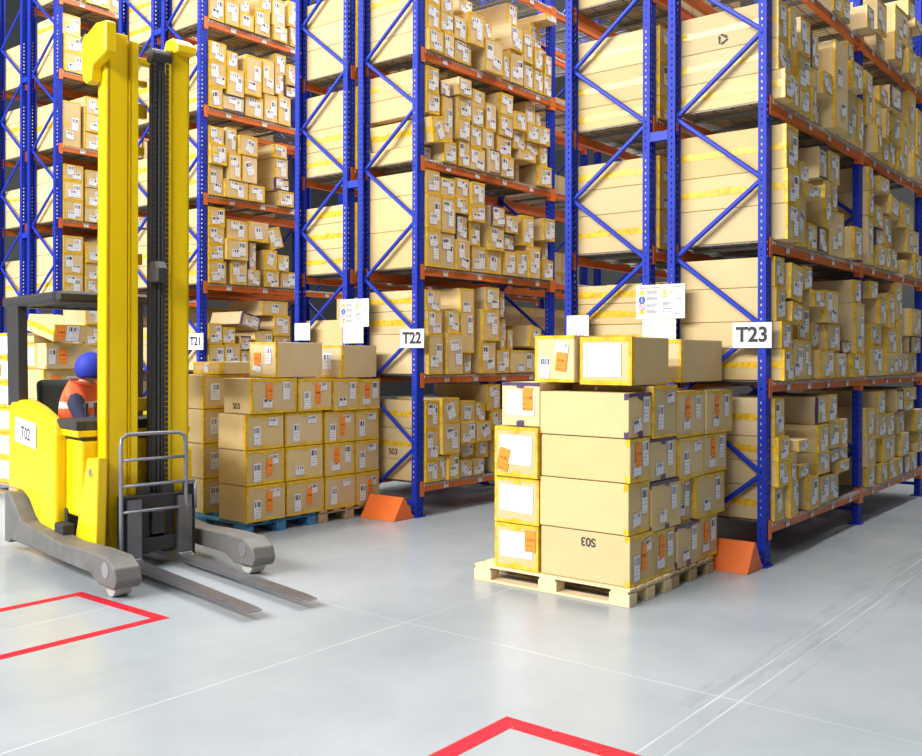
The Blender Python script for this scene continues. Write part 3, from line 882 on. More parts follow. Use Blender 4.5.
def deck_mesh():
    mb = MB(); L = BAY - .11; D = FD + .03
    n = 44
    for i in range(n+1):
        x = -L/2 + L*i/n
        mb.box(x-.0028, x+.0028, -.012, D-.01, .0, .0056)
    for j in range(6):
        y = D*j/5*.96
        mb.box(-L/2, L/2, y, y+.0056, -.0056, 0)
    for j in range(6):
        x = -L/2 + L*(j+.5)/6
        mb.box(x-.022, x+.022, .045, FD-.045, -.03, -.008)
    return mb.mesh('wire_deck', ZINC)
DECK = deck_mesh()
def lip_mesh():
    mb = MB(); L = BAY - .11
    for i in range(45):
        x = -L/2 + L*i/44
        mb.box(x-.0034, x+.0034, -.046, -.010, .0005, .0062).box(x-.0034, x+.0034, -.046, -.0405, -.024, .001)
    mb.box(-L/2, L/2, -.0402, -.0352, -.010, -.004).box(-L/2, L/2, -.020, -.014, -.0056, .0005)
    return mb.mesh('deck_lip', LIP)
LIPM = lip_mesh()
STK = MB().quad((-.036,-.0075,-.022),(.036,-.0075,-.022),(.036,-.0075,.022),(-.036,-.0075,.022)).mesh('location_label', m_label('beam_label', (.72,.72,.74), (.1,.1,.12), True, 4))
def brace_mesh(y0, z0, y1, z1):
    mb = MB(); a = Vector((0, y0, z0)); b = Vector((0, y1, z1)); d = (b-a).normalized(); nrm = Vector((1,0,0)).cross(d)
    hw, hd = .017, .012
    vs = [tuple(p + sx*Vector((hd,0,0)) + sn*hw*nrm) for p in (a, b) for sx, sn in ((-1,-.55),(-1,.55),(-.4,1),(1,1),(1,-1),(-.4,-1))]
    n = 6
    mb.add(vs, [tuple(range(n))[::-1], tuple(range(n, 2*n))] + [(i,(i+1)%n,n+(i+1)%n,n+i) for i in range(n)]); mb.fix = True
    for p in (a, b): mb.cyl(p + Vector((-.02,0,0)), p + Vector((.016,0,0)), .009, n=8)
    return mb.mesh('brace', BRACE)
def rack(k, sd, bays, levels, label, stickers):
    v0 = PV[k] if sd == 'a' else PV[k] + FD + GAP
    root = empty('pallet_rack', (0, v0, 0)); tag(root, label, 'rack', 'blue pallet racks')
    fr = bays + 1
    for i in range(fr):
        for yy, sgn in ((0, 0), (FD, math.pi)):
            o = link('upright', UP, root); o.location = (i*BAY, yy - (.03 if sgn == 0 else -.03), 0); o.rotation_euler.z = sgn
            link('base_plate', BASE, o)
        # lacing: struts meet the aisle-side post at 0.66 + 1.066 n on the first row, mirrored on the backing row
        nodes = []
        n0, n1 = (0, FD) if sd == 'a' else (FD, 0)
        z = .66; ya, yb = (.0, FD)
        if sd == 'b': ya, yb = yb, ya
        zz = .66 - .533; side = 1
        pts = []
        while zz < UH - .1:
            pts.append((yb if side else ya, zz)); zz += .533; side = 1 - side
        for p, q in zip(pts[:-1], pts[1:]):
            inset = lambda y: y + (.03 if y < FD/2 else -.03)
            link('brace', brace_mesh(inset(p[0])*1.0, p[1]+.012, inset(q[0]), q[1]-.012), root).location = (i*BAY, 0, 0)
        link('brace', brace_mesh(.02, .13, FD-.02, .13), root).location = (i*BAY, 0, 0)
    for b in range(bays):
        for l in range(levels):
            z = LZ0 + l*LS; x = (b+.5)*BAY
            for yy, sgn in ((-.034, 0), (FD+.034, math.pi)):
                o = link('beam', BEAM, root); o.location = (x, yy, z); o.rotation_euler.z = sgn
                if sgn == 0 and stickers and b < stickers:
                    for q in range(4):
                        s_ = link('location_label', STK, o); s_.location = ((q-1.5)*.5 + .06*math.sin(q*7+l*3), 0, -.004)
            o = link('wire_deck', DECK, root); o.location = (x, 0, z+.0385)
            link('deck_lip', LIPM, o)
    if sd == 'a':
        for zz in (1.0, 3.2, 5.4):
            mb = MB().box(-.03,.03,FD+.03,FD+GAP-.03,zz-.035,zz+.035).box(-.034,.034,FD+.028,FD+.033,zz-.05,zz+.05).box(-.034,.034,FD+GAP-.033,FD+GAP-.028,zz-.05,zz+.05)
            o = mb.build('row_spacer', BRACE, root); o.location = (-.02, 0, 0)
    return root
rack(0,'a',2,5,'tall blue and orange rack carrying the T23 plate', 2)
rack(0,'b',2,5,'blue rack row standing back to back with the T23 rack', 0)
rack(1,'a',2,6,'tall blue and orange rack carrying the T22 plate', 1)
rack(1,'b',2,6,'blue rack row standing back to back with the T22 rack', 0)
rack(2,'a',1,6,'blue rack behind the mast carrying the T21 plate', 1)
rack(2,'b',1,6,'blue rack row back to back with T21, partly hidden by the yellow mast', 0)
rack(3,'a',1,7,'blue rack seen above the forklift guard, past the T21 row', 1)
rack(3,'b',1,6,'blue rack row at the left edge, back to back behind the forklift', 0)

# ------------------------------------------------------------------ plates and notices hung on the rack ends
def plate(v0, v1, z0, z1, txt, label, size, dx=0, mat=None, col=None, bold=.0, at=None):
    o = MB().cbox(-.006, 0, -(v1-v0)/2, (v1-v0)/2, 0, z1-z0, .0015).build('aisle_sign', mat or WHITE)
    o.location = (-.052, (v0+v1)/2, z0); tag(o, label, 'sign', 'white aisle plates')
    if txt:
        c = at or (0, (z1-z0)/2)
        text('lettering', txt, size, col or BLACK, o, (-.0068, c[0], c[1]), (R(90), 0, R(-90)), bold=bold)
    return o
plate(-.075,.213,1.568,1.752,'T23','white T23 plate on the blue post nearest the stacked pallet',.148,bold=.0045)
plate(3.181,3.478,1.581,1.757,'T22','white T22 plate on a blue rack post',.145,bold=.005)
plate(6.505,6.79,1.572,1.762,'T21','white T21 plate beside the yellow mast',.135,bold=.004)
plate(1.424,1.634,1.60,1.839,'T 22','white plate with small print at its foot, behind the topmost cartons',.045,col=GREYT,at=(-.02,.09))
plate(4.722,4.955,1.665,1.842,'T 21','white plate with small print hung left of the notice by T22',.04,col=GREYT,at=(-.05,.035))
def notice(v0, v1, z0, z1, label):
    o = MB().cbox(-.004, 0, -(v1-v0)/2, (v1-v0)/2, 0, z1-z0, .001).build('notice_board', WHITE)
    o.location = (-.054, (v0+v1)/2, z0); tag(o, label, 'notice', 'safety notices on the racks')
    W, Hh = v1-v0, z1-z0; x = -.0052
    # in the reader's frame: a across from the left, b up
    P = lambda a, b: (x, W/2 - a*W, b*Hh)
    trs = []; bl = MB(); rd = MB(); pr = MB(); yb = MB(); wh = MB()
    for b in (.72, .14):
        trs.append(MB().add([P(.055,b), P(.195,b), P(.125,b+.17)], [(0,1,2)]))
    def disc(mb, a, b, r, x_, n=20, inner=None):
        c = (W/2 - a*W, b*Hh)
        ring = [(x_, c[0]+r*math.cos(2*math.pi*i/n), c[1]+r*math.sin(2*math.pi*i/n)) for i in range(n)]
        if inner is None: mb.add(ring, [tuple(range(n))])
        else:
            rin = [(x_, c[0]+inner*math.cos(2*math.pi*i/n), c[1]+inner*math.sin(2*math.pi*i/n)) for i in range(n)]
            mb.add(ring+rin, [(i,(i+1)%n,n+(i+1)%n,n+i) for i in range(n)])
    disc(bl, .125, .56, .029, x)
    wh.add([(x-.0004, W/2-.125*W-.003, .54*Hh-.012),(x-.0004, W/2-.125*W+.003, .54*Hh-.012),(x-.0004, W/2-.125*W+.003,.58*Hh+.008),(x-.0004, W/2-.125*W-.003,.58*Hh+.008)], [(0,1,2,3)])
    disc(rd, .125, .36, .029, x, inner=.023)
    c0 = (W/2-.125*W, .36*Hh); rd.add([(x, c0[0]+.017, c0[1]+.012),(x, c0[0]+.012, c0[1]+.017),(x, c0[0]-.017, c0[1]-.012),(x, c0[0]-.012, c0[1]-.017)], [(0,1,2,3)])
    r = random.Random(5)
    for b0 in (.74, .56, .36, .17):
        for q in range(3): pr.add([P(.22,b0+q*.035), P(.22+r.uniform(.16,.26),b0+q*.035), P(.43,b0+q*.035+.02), P(.22,b0+q*.035+.02)], [(0,1,2,3)])
    for a0, b0, ln in ((.08,.90,.4),(.58,.90,.33),(.82,.66,.12),(.82,.56,.12),(.55,.46,.2),(.55,.42,.13),(.55,.38,.13),(.55,.28,.2),(.55,.2,.06),(.67,.2,.06),(.79,.2,.06),(.78,.13,.1)):
        pr.add([P(a0,b0), P(a0+ln,b0), P(a0+ln,b0+.024), P(a0,b0+.024)], [(0,1,2,3)])
    for b0 in (.62, .70, .78): yb.add([P(.56,b0), P(.64,b0), P(.64,b0+.06), P(.56,b0+.06)], [(0,1,2,3)])
    y2 = MB().add([P(.69,.74), P(.74,.74), P(.74,.8), P(.69,.8)], [(0,1,2,3)])
    YL = bpy.data.materials.get('sign_yellow') or plain('sign_yellow', (.72,.50,.01), .5)
    BL = bpy.data.materials.get('sign_blue') or plain('sign_blue', (.03,.09,.5), .5)
    RD = bpy.data.materials.get('sign_red') or plain('sign_red', (.7,.06,.04), .5)
    [q.build('warning_triangle', YL, o) for q in trs]; bl.build('mandatory_disc', BL, o); wh.build('disc_symbol', WHITE, o); rd.build('prohibition_ring', RD, o)
    pr.build('small_print', GREYT, o); yb.build('yellow_diagram', YL, o); y2.build('yellow_diagram', YL, o)
    return o
notice(.588,.998,1.795,2.058,'white safety notice bridging two blue posts left of the T23 plate')
notice(3.886,4.285,1.79,2.064,'white safety notice bridging two blue posts left of the T22 plate')
for v0, v1, z0, z1, lb in ((.662,.945,1.595,1.793,'blank cream sheet hanging under the notice by T23'),(3.962,4.24,1.63,1.788,'blank cream sheet hanging under the notice by T22')):
    o = MB().cbox(-.002,0,-(v1-v0)/2,(v1-v0)/2,0,z1-z0,.0006).build('paper_sheet', CREAM); o.location = (-.053,(v0+v1)/2,z0); tag(o, lb, 'sheet', 'cream sheets under the notices')

# ------------------------------------------------------------------ orange post guards
def guard(v, label, L):
    o = empty('post_guard', (-.21, v, 0)); tag(o, label, 'guard', 'orange rack guards')
    t = .006
    poly = [(-.143,0),(.143,0),(.012,.205),(-.012,.205)]
    MB().prism(poly, 0, L, 'y').build('guard_body', GUARD, o, bevel=.006)
    mb = MB()
    for x in (-.13,.13): mb.cyl((x,-.002,.02),(x,.0,.02),.009, n=10)
    mb.build('guard_bolt', PLATE, o)
    return o
guard(-.02, 'orange wedge guard at the foot of the T23 post', .60)
guard(PV[1]-.02, 'orange wedge guard at the foot of the T22 post', .42)

# ------------------------------------------------------------------ pallets
def wood(name, a, b_):
    b = NB(name); m = b.n('ShaderNodeMapping'); b.put(m.inputs[0], b.coord()); m.inputs['Scale'].default_value = (14, 1.6, 14)
    f = b.noise(m.outputs[0], 2.2, 5, .6)
    return b.set(b.ramp(f, [(.3, a), (.7, b_)]), .75, 0, .25)
PALE = wood('pale_pallet_wood', (.66,.50,.28), (.80,.66,.42)); TAN = wood('weathered_pallet_wood', (.34,.25,.14), (.50,.38,.22)); BLUW = wood('blue_painted_wood', (.03,.16,.36), (.10,.30,.52))
def pallet(u0, u1, v0, v1, hgt, mat, label):
    o = empty('wooden_pallet', ((u0+u1)/2, (v0+v1)/2, 0)); tag(o, label, 'pallet', 'wooden pallets under cartons')
    W, D = (u1-u0)/2, (v1-v0)/2; t = .016; bh = hgt - 3*t
    for x in (-1, 0, 1):
        xx = x*(W-.05)
        MB().cbox(xx-.05, xx+.05, -D, D, 0, t, .002).build('bottom_board', mat, o)
        for y in (-1, 0, 1):
            yy = y*(D-.07)
            MB().cbox(xx-.05, xx+.05, yy-.07, yy+.07, t, t+bh, .003).build('block', mat, o)
    for y in (-1, 0, 1):
        yy = y*(D-.07); MB().cbox(-W, W, yy-.06, yy+.06, t+bh, 2*t+bh, .002).build('stringer_board', mat, o)
    for j in range(5):
        xx = -W + .05 + (2*W-.1)*j/4
        MB().cbox(xx-.045, xx+.045, -D, D, 2*t+bh, hgt, .002).build('deck_board', mat, o)
    return o
PH = .108
pallet(-1.635,-1.07,.195,1.368,PH,PALE,'pale new pallet under the lettered carton stack near the T23 guard')
pallet(-1.05,-.41,.20,1.36,PH,TAN,'weathered pallet behind the pale one, beside the T23 guard')
pallet(-1.66,-.85,3.76,4.92,PH,BLUW,'blue painted pallet beside the forklift legs')
pallet(-.83,-.07,3.74,4.9,PH,TAN,'weathered brown pallet beside the T22 guard')

# ------------------------------------------------------------------ cartons stacked on the pallets
def big_labels(style, r, w, h):
    lw, lh, ww, wh = .075, .155, .10, .078
    v = (LAB, 'shipping_label'); og = (LABO, 'orange_sticker')
    if style == 0: L = [(.26,.34,lw,lh,r.uniform(-2,2),*v), (.72,.74,ww,wh*.9,r.uniform(4,10),*v), (.58,.52,.062,.17,0,*og)]
    elif style == 1: L = [(.74,.62,lw,lh,r.uniform(-2,2),*v), (.36,.28,ww,wh,r.uniform(-3,8),*v)]
    elif style == 2: L = [(.76,.64,lw,lh,r.uniform(-2,2),*v), (.34,.30,ww,wh,r.uniform(-5,5),*v), (.38,.62,.068,.14,0,*og)]
    elif style == 3: L = [(.28,.40,lw,lh,r.uniform(-2,2),*v), (.70,.76,ww,wh*.8,r.uniform(-3,6),*v)]
    else: L = [(.28,.36,lw,lh,0,*v), (.70,.70,ww,wh,5,*v), (.60,.5,.062,.15,0,*og)]
    return [(a,b,min(c,w*.42),min(d_,h*.6),e,f,g) for a,b,c,d_,e,f,g in L]
def stencil(parent, w, d, h, y, z, txt, size, upside):
    # printed on the long side at x = -w/2
    return text('stencil_lettering', txt, size, INK, parent, (-w/2-.001, y, z), (R(90) if not upside else R(-90), 0, R(-90)) if not upside else (R(90), R(180), R(-90)), bold=.002)
# near stack: per column, from the bottom: (u0, u1, z0, z1, labels style, tape)
NEAR = [
 [(-1.60,-1.29,.111,.418,0,'y'),(-1.60,-1.325,.421,.735,1,'y'),(-1.60,-1.345,.738,1.005,2,'y'),(-1.60,-1.30,1.008,1.282,1,'p')],
 [(-1.285,-.965,.111,.40,2,'y'),(-1.32,-.90,.403,.715,1,'p'),(-1.34,-.945,.718,.985,1,'p'),(-1.295,-.965,.988,1.322,3,'y')],
 [(-.955,-.615,.111,.395,1,'p'),(-.885,-.68,.398,.69,1,'y'),(-.935,-.54,.693,.965,3,'y'),(-.95,-.52,.968,1.275,2,'y')],
 [(-.605,-.30,.111,.40,2,'y'),(-.665,-.20,.403,.69,1,'y'),(-.53,-.14,.693,.965,2,'y'),(-.51,-.06,.968,1.27,2,'y')]]
CN = ['first', 'second', 'third', 'fourth']
for ci, col in enumerate(NEAR):
    for li, (u0, u1, z0, z1, st, tp) in enumerate(col):
        w, h = u1-u0-.006, z1-z0-.003; r = random.Random(300+ci*10+li)
        d = .64 if ci == 0 else .6
        mark = {(0,0): 'S03 '}.get((ci,li), '')
        c = put_carton(w, d, h, ((u0+u1)/2, .213 + (.01 if (ci+li)%2 else 0) + (.03 if (ci,li)==(2,1) else 0), z0), 0,
            f"{mark}{'purple-taped' if tp=='p' else 'yellow-taped'} carton in the {CN[ci]} column from the near edge, {['bottom','second','third','top'][li]} layer, pale pallet stack",
            'cartons on the pallet near T23', 300+ci*10+li, tape=tp, labels=big_labels(st, r, w, h), edges=('tbrcm' if ci == 0 else ['tblrm','tbm','tbrm','tblm'][(ci+li)%4]) if tp == 'y' else 'tcm', tw=.02)
        if c and (ci, li) == (0, 0): stencil(c, w, d, h, .29, h*.80, 'S03', .075, True)
# sheet-labelled cartons turned to the front, at the far side of the near stack
for li, (v0, v1, z0, z1) in enumerate([(.872,1.22,.111,.405),(.868,1.222,.408,.712),(.866,1.208,.715,1.045),(.865,1.165,1.048,1.335)]):
    w, h = v1-v0, z1-z0-.003
    L = [(.50,.54,w*.74,h*.58,[1,-2,-1,-1][li],LABW,'address_sheet')]
    if li == 0: L.append((.82,.66,.085,.14,0,LABO,'orange_sticker'))
    if li == 2: L.append((.22,.34,.09,.15,-14,LABO,'orange_sticker'))
    if li == 3: L.append((.70,.62,.085,.15,0,LABO,'orange_sticker'))
    put_carton(w, .78, h, (-1.60 - (.02 if li == 2 else 0), (v0+v1)/2, z0), R(-90),
        f"carton with a large white address sheet, {['bottom','second','third','top'][li]} of four, near pallet stack",
        'sheet-labelled cartons on the pallet near T23', 350+li, tape='p' if li == 3 else 'y', labels=L, edges='tblrm' if li != 3 else 'tm', tw=.022)
put_carton(.37, .5, .30, (-1.50, .44, 1.326), R(-90), 'carton with a wide white sheet lying on top of the near pallet stack', 'cartons on the pallet near T23', 360,
    tape='y', labels=[(.44,.52,.27,.21,0,LABW,'address_sheet')], edges='tblr', tw=.026)
put_carton(.31, .5, .30, (-1.53, .80, 1.338), R(-93), 'carton with an orange sticker topping the near stack, behind the wide white sheet', 'cartons on the pallet near T23', 361,
    tape='y', labels=[(.27,.32,.075,.13,-2,LAB,'shipping_label'),(.70,.72,.10,.08,-8,LAB,'shipping_label'),(.69,.44,.085,.12,-6,LABO,'orange_sticker')], edges='tbl', tw=.02)
put_carton(.34, .68, .295, (-.70, .48, 1.328), R(-90), 'plain-sided carton on top of the near stack, beside the T23 plate', 'cartons on the pallet near T23', 362,
    tape='y', labels=[(.2,.5,.07,.12,0,LAB,'shipping_label')], edges='tbr', tw=.022)
# stack beside T22
FAR = [
 [(-1.65,-1.225,.112,.415,0),(-1.65,-1.235,.418,.712,4),(-1.65,-1.235,.715,1.012,3),(-1.60,-1.10,1.015,1.314,2)],
 [(-1.215,-.775,.112,.415,4),(-1.225,-.78,.418,.712,1),(-1.225,-.78,.715,1.012,3),(-1.09,-.68,1.015,1.305,0)],
 [(-.765,-.37,.112,.41,3),(-.76,-.38,.413,.71,2),(-.765,-.37,.713,1.0,0),(-.67,-.33,1.003,1.298,1)],
 [(-.37,-.055,.112,.41,4),(-.375,-.052,.413,.71,3),(-.37,-.05,.713,1.0,3),(-.335,-.045,1.003,1.29,2)]]
for ci, col in enumerate(FAR):
    for li, (u0, u1, z0, z1, st) in enumerate(col):
        w, h = u1-u0-.008, z1-z0-.003; r = random.Random(400+ci*10+li)
        c = put_carton(w, .37, h, ((u0+u1)/2, 3.745 + .006*((ci*3+li)%3), z0), 0,
            f"yellow-taped carton, {CN[ci]} column from forklift side, {['bottom','second','third','top'][li]} layer, stack beside T22 guard",
            'cartons on the pallets beside T22', 400+ci*10+li, tape='y', labels=big_labels(st, r, w, h), edges='tblrm' if (ci+li) % 2 else 'tblm', tw=.022)
        if c and (ci, li) == (0, 3): stencil(c, w, .37, h, .20, h*.2, 'S03', .07, False)
for li, (z0, z1) in enumerate([(.112,.415),(.418,.725),(.728,1.03),(1.033,1.335)]):
    w, h = .44, z1-z0-.003
    put_carton(w, .40, h, (-1.345, 4.44, z0), 0, f"carton on the blue pallet behind the front column, {['bottom','second','third','top'][li]} layer, beside the mast",
        'cartons on the pallets beside T22', 450+li, tape='y', labels=[(.27,.5,.1,.15,0,LAB,'shipping_label')], edges='tblc', tw=.022)
    put_carton(w, .36, h, (-.88, 4.44, z0), 0, f"carton hidden mid stack behind the second column, {['bottom','second','third','top'][li]} layer, beside T22", 'cartons on the pallets beside T22', 460+li, tape='y', labels=None, edges='tb') if False else None
put_carton(.35, .54, .305, (-1.32, 3.94, 1.317), R(-90), 'carton topping the stack beside T22, its labelled end towards the forklift', 'cartons on the pallets beside T22', 470, tape='y',
    labels=[(.72,.62,.085,.15,0,LAB,'shipping_label'),(.30,.30,.11,.08,-12,LAB,'shipping_label'),(.30,.52,.085,.11,0,LABO,'orange_sticker')], edges='tblrc', tw=.016)
put_carton(.35, .46, .30, (-.535, 3.94, 1.303), R(-90), 'carton topping the stack beside T22, nearest the T22 plate', 'cartons on the pallets beside T22', 471, tape='y',
    labels=[(.45,.5,.12,.15,0,LAB,'shipping_label')], edges='tblr', tw=.02)
put_carton(.40, .5, .11, (-1.40, 4.62, 1.338), R(-90), 'flat yellow-edged carton lying on the blue pallet stack behind the mast', 'cartons on the pallets beside T22', 472, tape='y', labels=[(.5,.5,.06,.08,0,LAB,'shipping_label')], edges='tblr', tw=.03)

# ------------------------------------------------------------------ stack behind the forklift
pallet(-1.72,-.9,6.98,8.2,PH,TAN,'weathered pallet in the stack behind the forklift cab')
for li in range(6):
    z0 = .112 + .273*li; lay = ['bottom','second','third','fourth','fifth','topmost'][li]
    L = [(.46,.52,.24,.19,0,LABW,'address_sheet')]
    if li == 4: L.append((.2,.5,.08,.13,0,LABO,'orange_sticker'))
    put_carton(.34, .7, .270, (-1.67, 7.86, z0), R(-90), f'white-labelled carton at the left photo edge, {lay} of six behind the forklift', 'cartons stacked behind the forklift', 500+li,
        tape='y', labels=L, edges='tblrm', tw=.024)
for li in range(4):
    z0 = .112 + .312*li; lay = ['bottom','second','third','fourth'][li]
    put_carton(.42, .5, .309, (-1.44, 7.05, z0), 0, f'carton in the stack behind the forklift cab, {lay} layer, facing the forks', 'cartons stacked behind the forklift', 520+li,
        tape='y', labels=[(.30,.52,.11,.16,0,LABO,'orange_sticker'),(.7,.5,.1,.16,0,LAB,'shipping_label')], edges='tblc', tw=.02)
put_carton(.42, .21, .27, (-1.455, 6.97, 1.362), 0, 'brown carton with orange sticker under the tilted carton behind the driver', 'cartons stacked behind the forklift', 530, tape='y',
    labels=[(.14,.48,.075,.16,0,LAB,'shipping_label'),(.42,.5,.085,.16,0,LABO,'orange_sticker')], edges='trc', tw=.018)
put_carton(.215, .62, .27, (-1.66, 7.30, 1.362), R(-90), 'narrow carton end with a tall white sheet, beside the guard post', 'cartons stacked behind the forklift', 531, tape='y', labels=[(.5,.48,.12,.2,0,LABW,'address_sheet')], edges='tblr', tw=.02)
put_carton(.34, .30, .075, (-1.46, 7.30, 1.637), 0, 'flat brown carton propping up the tilted carton behind the driver', 'cartons stacked behind the forklift', 532, tape='y', labels=None, edges='t')
put_carton(.355, .56, .18, (-1.49, 6.83, 1.645), 0, 'tilted carton with orange sticker on top of the stack seen under the guard', 'cartons stacked behind the forklift', 560, rx=R(13), tape='y',
    labels=[(.2,.5,.095,.15,0,LABO,'orange_sticker'),(.56,.5,.14,.16,0,LAB,'shipping_label')], edges='tlr', band=.5, tw=.014)

# remaining small cartons deep in the racks, too many and too small to tell apart
r = random.Random(77)
FILL = []
for k in (0, 1, 2, 3):
    for l in range(6 if k == 3 else 5):
        u = .45
        while u < (4.1 if k < 2 else 2.0):
            w = r.uniform(.3,.42)
            if abs((u+w/2) % BAY - BAY/2) < BAY/2 - .26:
                for n in range(3 if (l == 1 or k == 3) else 2):
                    FILL.append((w-.01, .62, .26, (u+w/2, PV[k]+FD+GAP+.02, deck_z(l)+.003+n*.262)))
            u += w
for w, d, h, loc in FILL:
    cid = CID[0]; STUFF.add(cid)
    put_carton(w, d, h, loc, 0, '', '', 8000+cid, tape='y', labels=None, edges='t')
if stuff_acc['v']:
    A = stuff_acc; me = bpy.data.meshes.new('distant_cartons'); me.from_pydata(A['v'], [], A['f'])
    ul = me.uv_layers.new(name='UVMap')
    for p in me.polygons:
        p.material_index = A['mi'][p.index]
        if p.index in A['uv']:
            for li, c in zip(p.loop_indices, A['uv'][p.index]): ul.data[li].uv = c
    for m in A['mats']: me.materials.append(m)
    bm = bmesh.new(); bm.from_mesh(me); bmesh.ops.recalc_face_normals(bm, faces=bm.faces); bm.to_mesh(me); bm.free()
    o = link('distant_cartons', me); tag(o, 'small cartons filling the depths and far ends of the rack shelves', 'cartons', kind='stuff')
# ------------------------------------------------------------------ reach truck (x forward along the forks, y across, z up)
YEL = plain('forklift_yellow', (.80, .55, .002), .30, 0, .06, 3)
DGREY = plain('dark_grey_steel', (.036, .034, .034), .5, .1, .15)
MGREY = plain('scuffed_grey_chassis', (.15, .145, .14), .55, .2, .35, 9)
STEEL = plain('worn_fork_steel', (.20, .20, .22), .35, .8, .3, 12)
RUB = plain('black_rubber', (.025, .025, .027), .7)
WHEEL = plain('white_polyurethane', (.40, .39, .36), .5, 0, .1)
TUBE = plain('grey_guard_tube', (.26, .26, .30), .38, .3)
CHR = plain('bright_steel', (.7, .7, .7), .25, 1)
TT = empty('forklift', (-3.45, 2.65, 0), R(-99.1)); tag(TT, 'yellow reach truck with tall mast and low forks, driven past the pallets', 'forklift')
leg_prof = [(-2.14,.07),(-2.14,.45),(-2.02,.45),(-1.76,.27),(-.95,.225),(-.44,.25),(-.16,.25),(-.05,.20),(-.02,.12),(-.05,.07),(-.30,.06),(-.42,.11),(-2.0,.10),(-2.05,.07)]
for w0, w1 in ((-.05,.12),(.90,1.07)):
    lg = MB().prism(leg_prof, w0, w1, 'y').build('support_leg', MGREY, TT, bevel=.012)
    MB().cyl((-.18,w0+.03,.085),(-.18,w1-.03,.085),.083,n=24).build('load_wheel', WHEEL, lg, bevel=.006)
    MB().cyl((-.18,w0-.004,.17),(-.18,w1+.004,.17),.05,n=20).build('wheel_hub_cap', PLATE, lg)
MB().cyl((-2.05,.40,.165),(-2.05,.56,.165),.165,n=28).build('drive_wheel', RUB, TT, bevel=.012)
MB().box(-2.34,-1.3,.12,.90,.20,.40).build('chassis', DGREY, TT, bevel=.01)
side = [(-2.38,.45),(-2.38,1.08),(-2.36,1.12),(-2.30,1.145),(-2.06,1.16),(-1.92,1.15),(-1.75,1.12),(-1.58,1.075),(-1.43,1.03),(-1.36,.98),(-1.345,.92),(-1.345,.215),(-1.60,.22),(-1.76,.29),(-1.90,.40),(-2.06,.45)]
MB().prism(side, .05, .15, 'y').build('side_panel', YEL, TT, bevel=.03, seg=3)
MB().prism(side, .87, .97, 'y').build('side_panel', YEL, TT, bevel=.03, seg=3)
MB().prism([(-2.40,.40),(-2.40,1.06),(-2.36,1.12),(-2.30,1.14),(-2.28,.40)], .10, .92, 'y').build('rear_panel', YEL, TT, bevel=.02, seg=3)
MB().box(-2.30,-1.36,.14,.88,.36,.42).build('cab_floor', RUB, TT)
MB().box(-1.36,-1.05,.13,.93,.36,.905).build('battery_cover', YEL, TT, bevel=.02)
MB().box(-1.36,-1.05,.13,.93,.905,.925).build('battery_seam', RUB, TT)
MB().box(-1.375,-1.05,.10,.95,.925,.975).build('battery_top', YEL, TT, bevel=.01)
MB().prism([(-1.62,.99),(-1.45,1.045),(-1.10,1.05),(-1.05,1.04),(-1.05,.975),(-1.62,.975)], .155, .865, 'y').build('dashboard', DGREY, TT, bevel=.012)
MB().prism([(-1.43,.977),(-1.43,1.045),(-1.05,1.045),(-1.05,.977)], .09, .155, 'y').build('dashboard_edge', DGREY, TT, bevel=.01)
MB().cyl((-1.5,.70,1.03),(-1.5,.70,1.075),.03).cyl((-1.5,.70,1.075),(-1.5,.70,1.095),.10,n=28).build('steering_wheel', RUB, TT, bevel=.008)
lv = MB()
for q in range(3): lv.cyl((-1.42,.30+q*.07,1.04),(-1.42,.30+q*.07,1.12),.008).cyl((-1.42,.30+q*.07,1.115),(-1.42,.30+q*.07,1.15),.016)
lv.build('control_lever', RUB, TT)

pl = MB().cbox(-.235,.235,-.003,.003,-.095,.095,.001).build('number_plate', WHITE, TT); pl.location = (-1.955,.044,.912); pl.rotation_euler = (0, R(4), 0)
text('lettering', 'T02', .13, BLACK, pl, (.01,-.0042,-.01), (R(90),0,0), bold=.001)
# seat
SEAT = plain('dark_green_seat', (.022,.045,.036), .65, 0, .2)
MB().box(-2.28,-1.86,.25,.72,.50,.62).build('seat_cushion', SEAT, TT, bevel=.04, seg=3)
MB().prism([(-2.30,.60),(-2.17,.60),(-2.28,1.27),(-2.34,1.31),(-2.41,1.29)], .26, .72, 'y').build('seat_back', SEAT, TT, bevel=.035, seg=3)
# overhead guard
g = MB(); z0, z1 = 1.885, 1.965
g.cbox(-2.52,-2.34,.04,.94,z0,z1,.02); g.cbox(-1.38,-1.26,.04,.94,z0,z1,.02)
g.cbox(-2.36,-1.3,.04,.16,z0,z1,.02); g.cbox(-2.36,-1.3,.82,.94,z0,z1,.02)
for q in range(5): g.box(-2.36,-1.3,.25+q*.115,.275+q*.115,z0+.01,z1-.005)
g.build('overhead_guard', DGREY, TT)
for w0, w1 in ((.055,.135),(.845,.925)):
    MB().prism([(-2.42,1.10),(-2.16,1.10),(-2.20,1.895),(-2.46,1.895)], w0, w1, 'y').build('guard_post', DGREY, TT, bevel=.012)
MB().prism([(-1.36,1.03),(-1.28,1.03),(-1.28,1.895),(-1.36,1.895)], .60, .68, 'y').build('guard_post', DGREY, TT, bevel=.008)
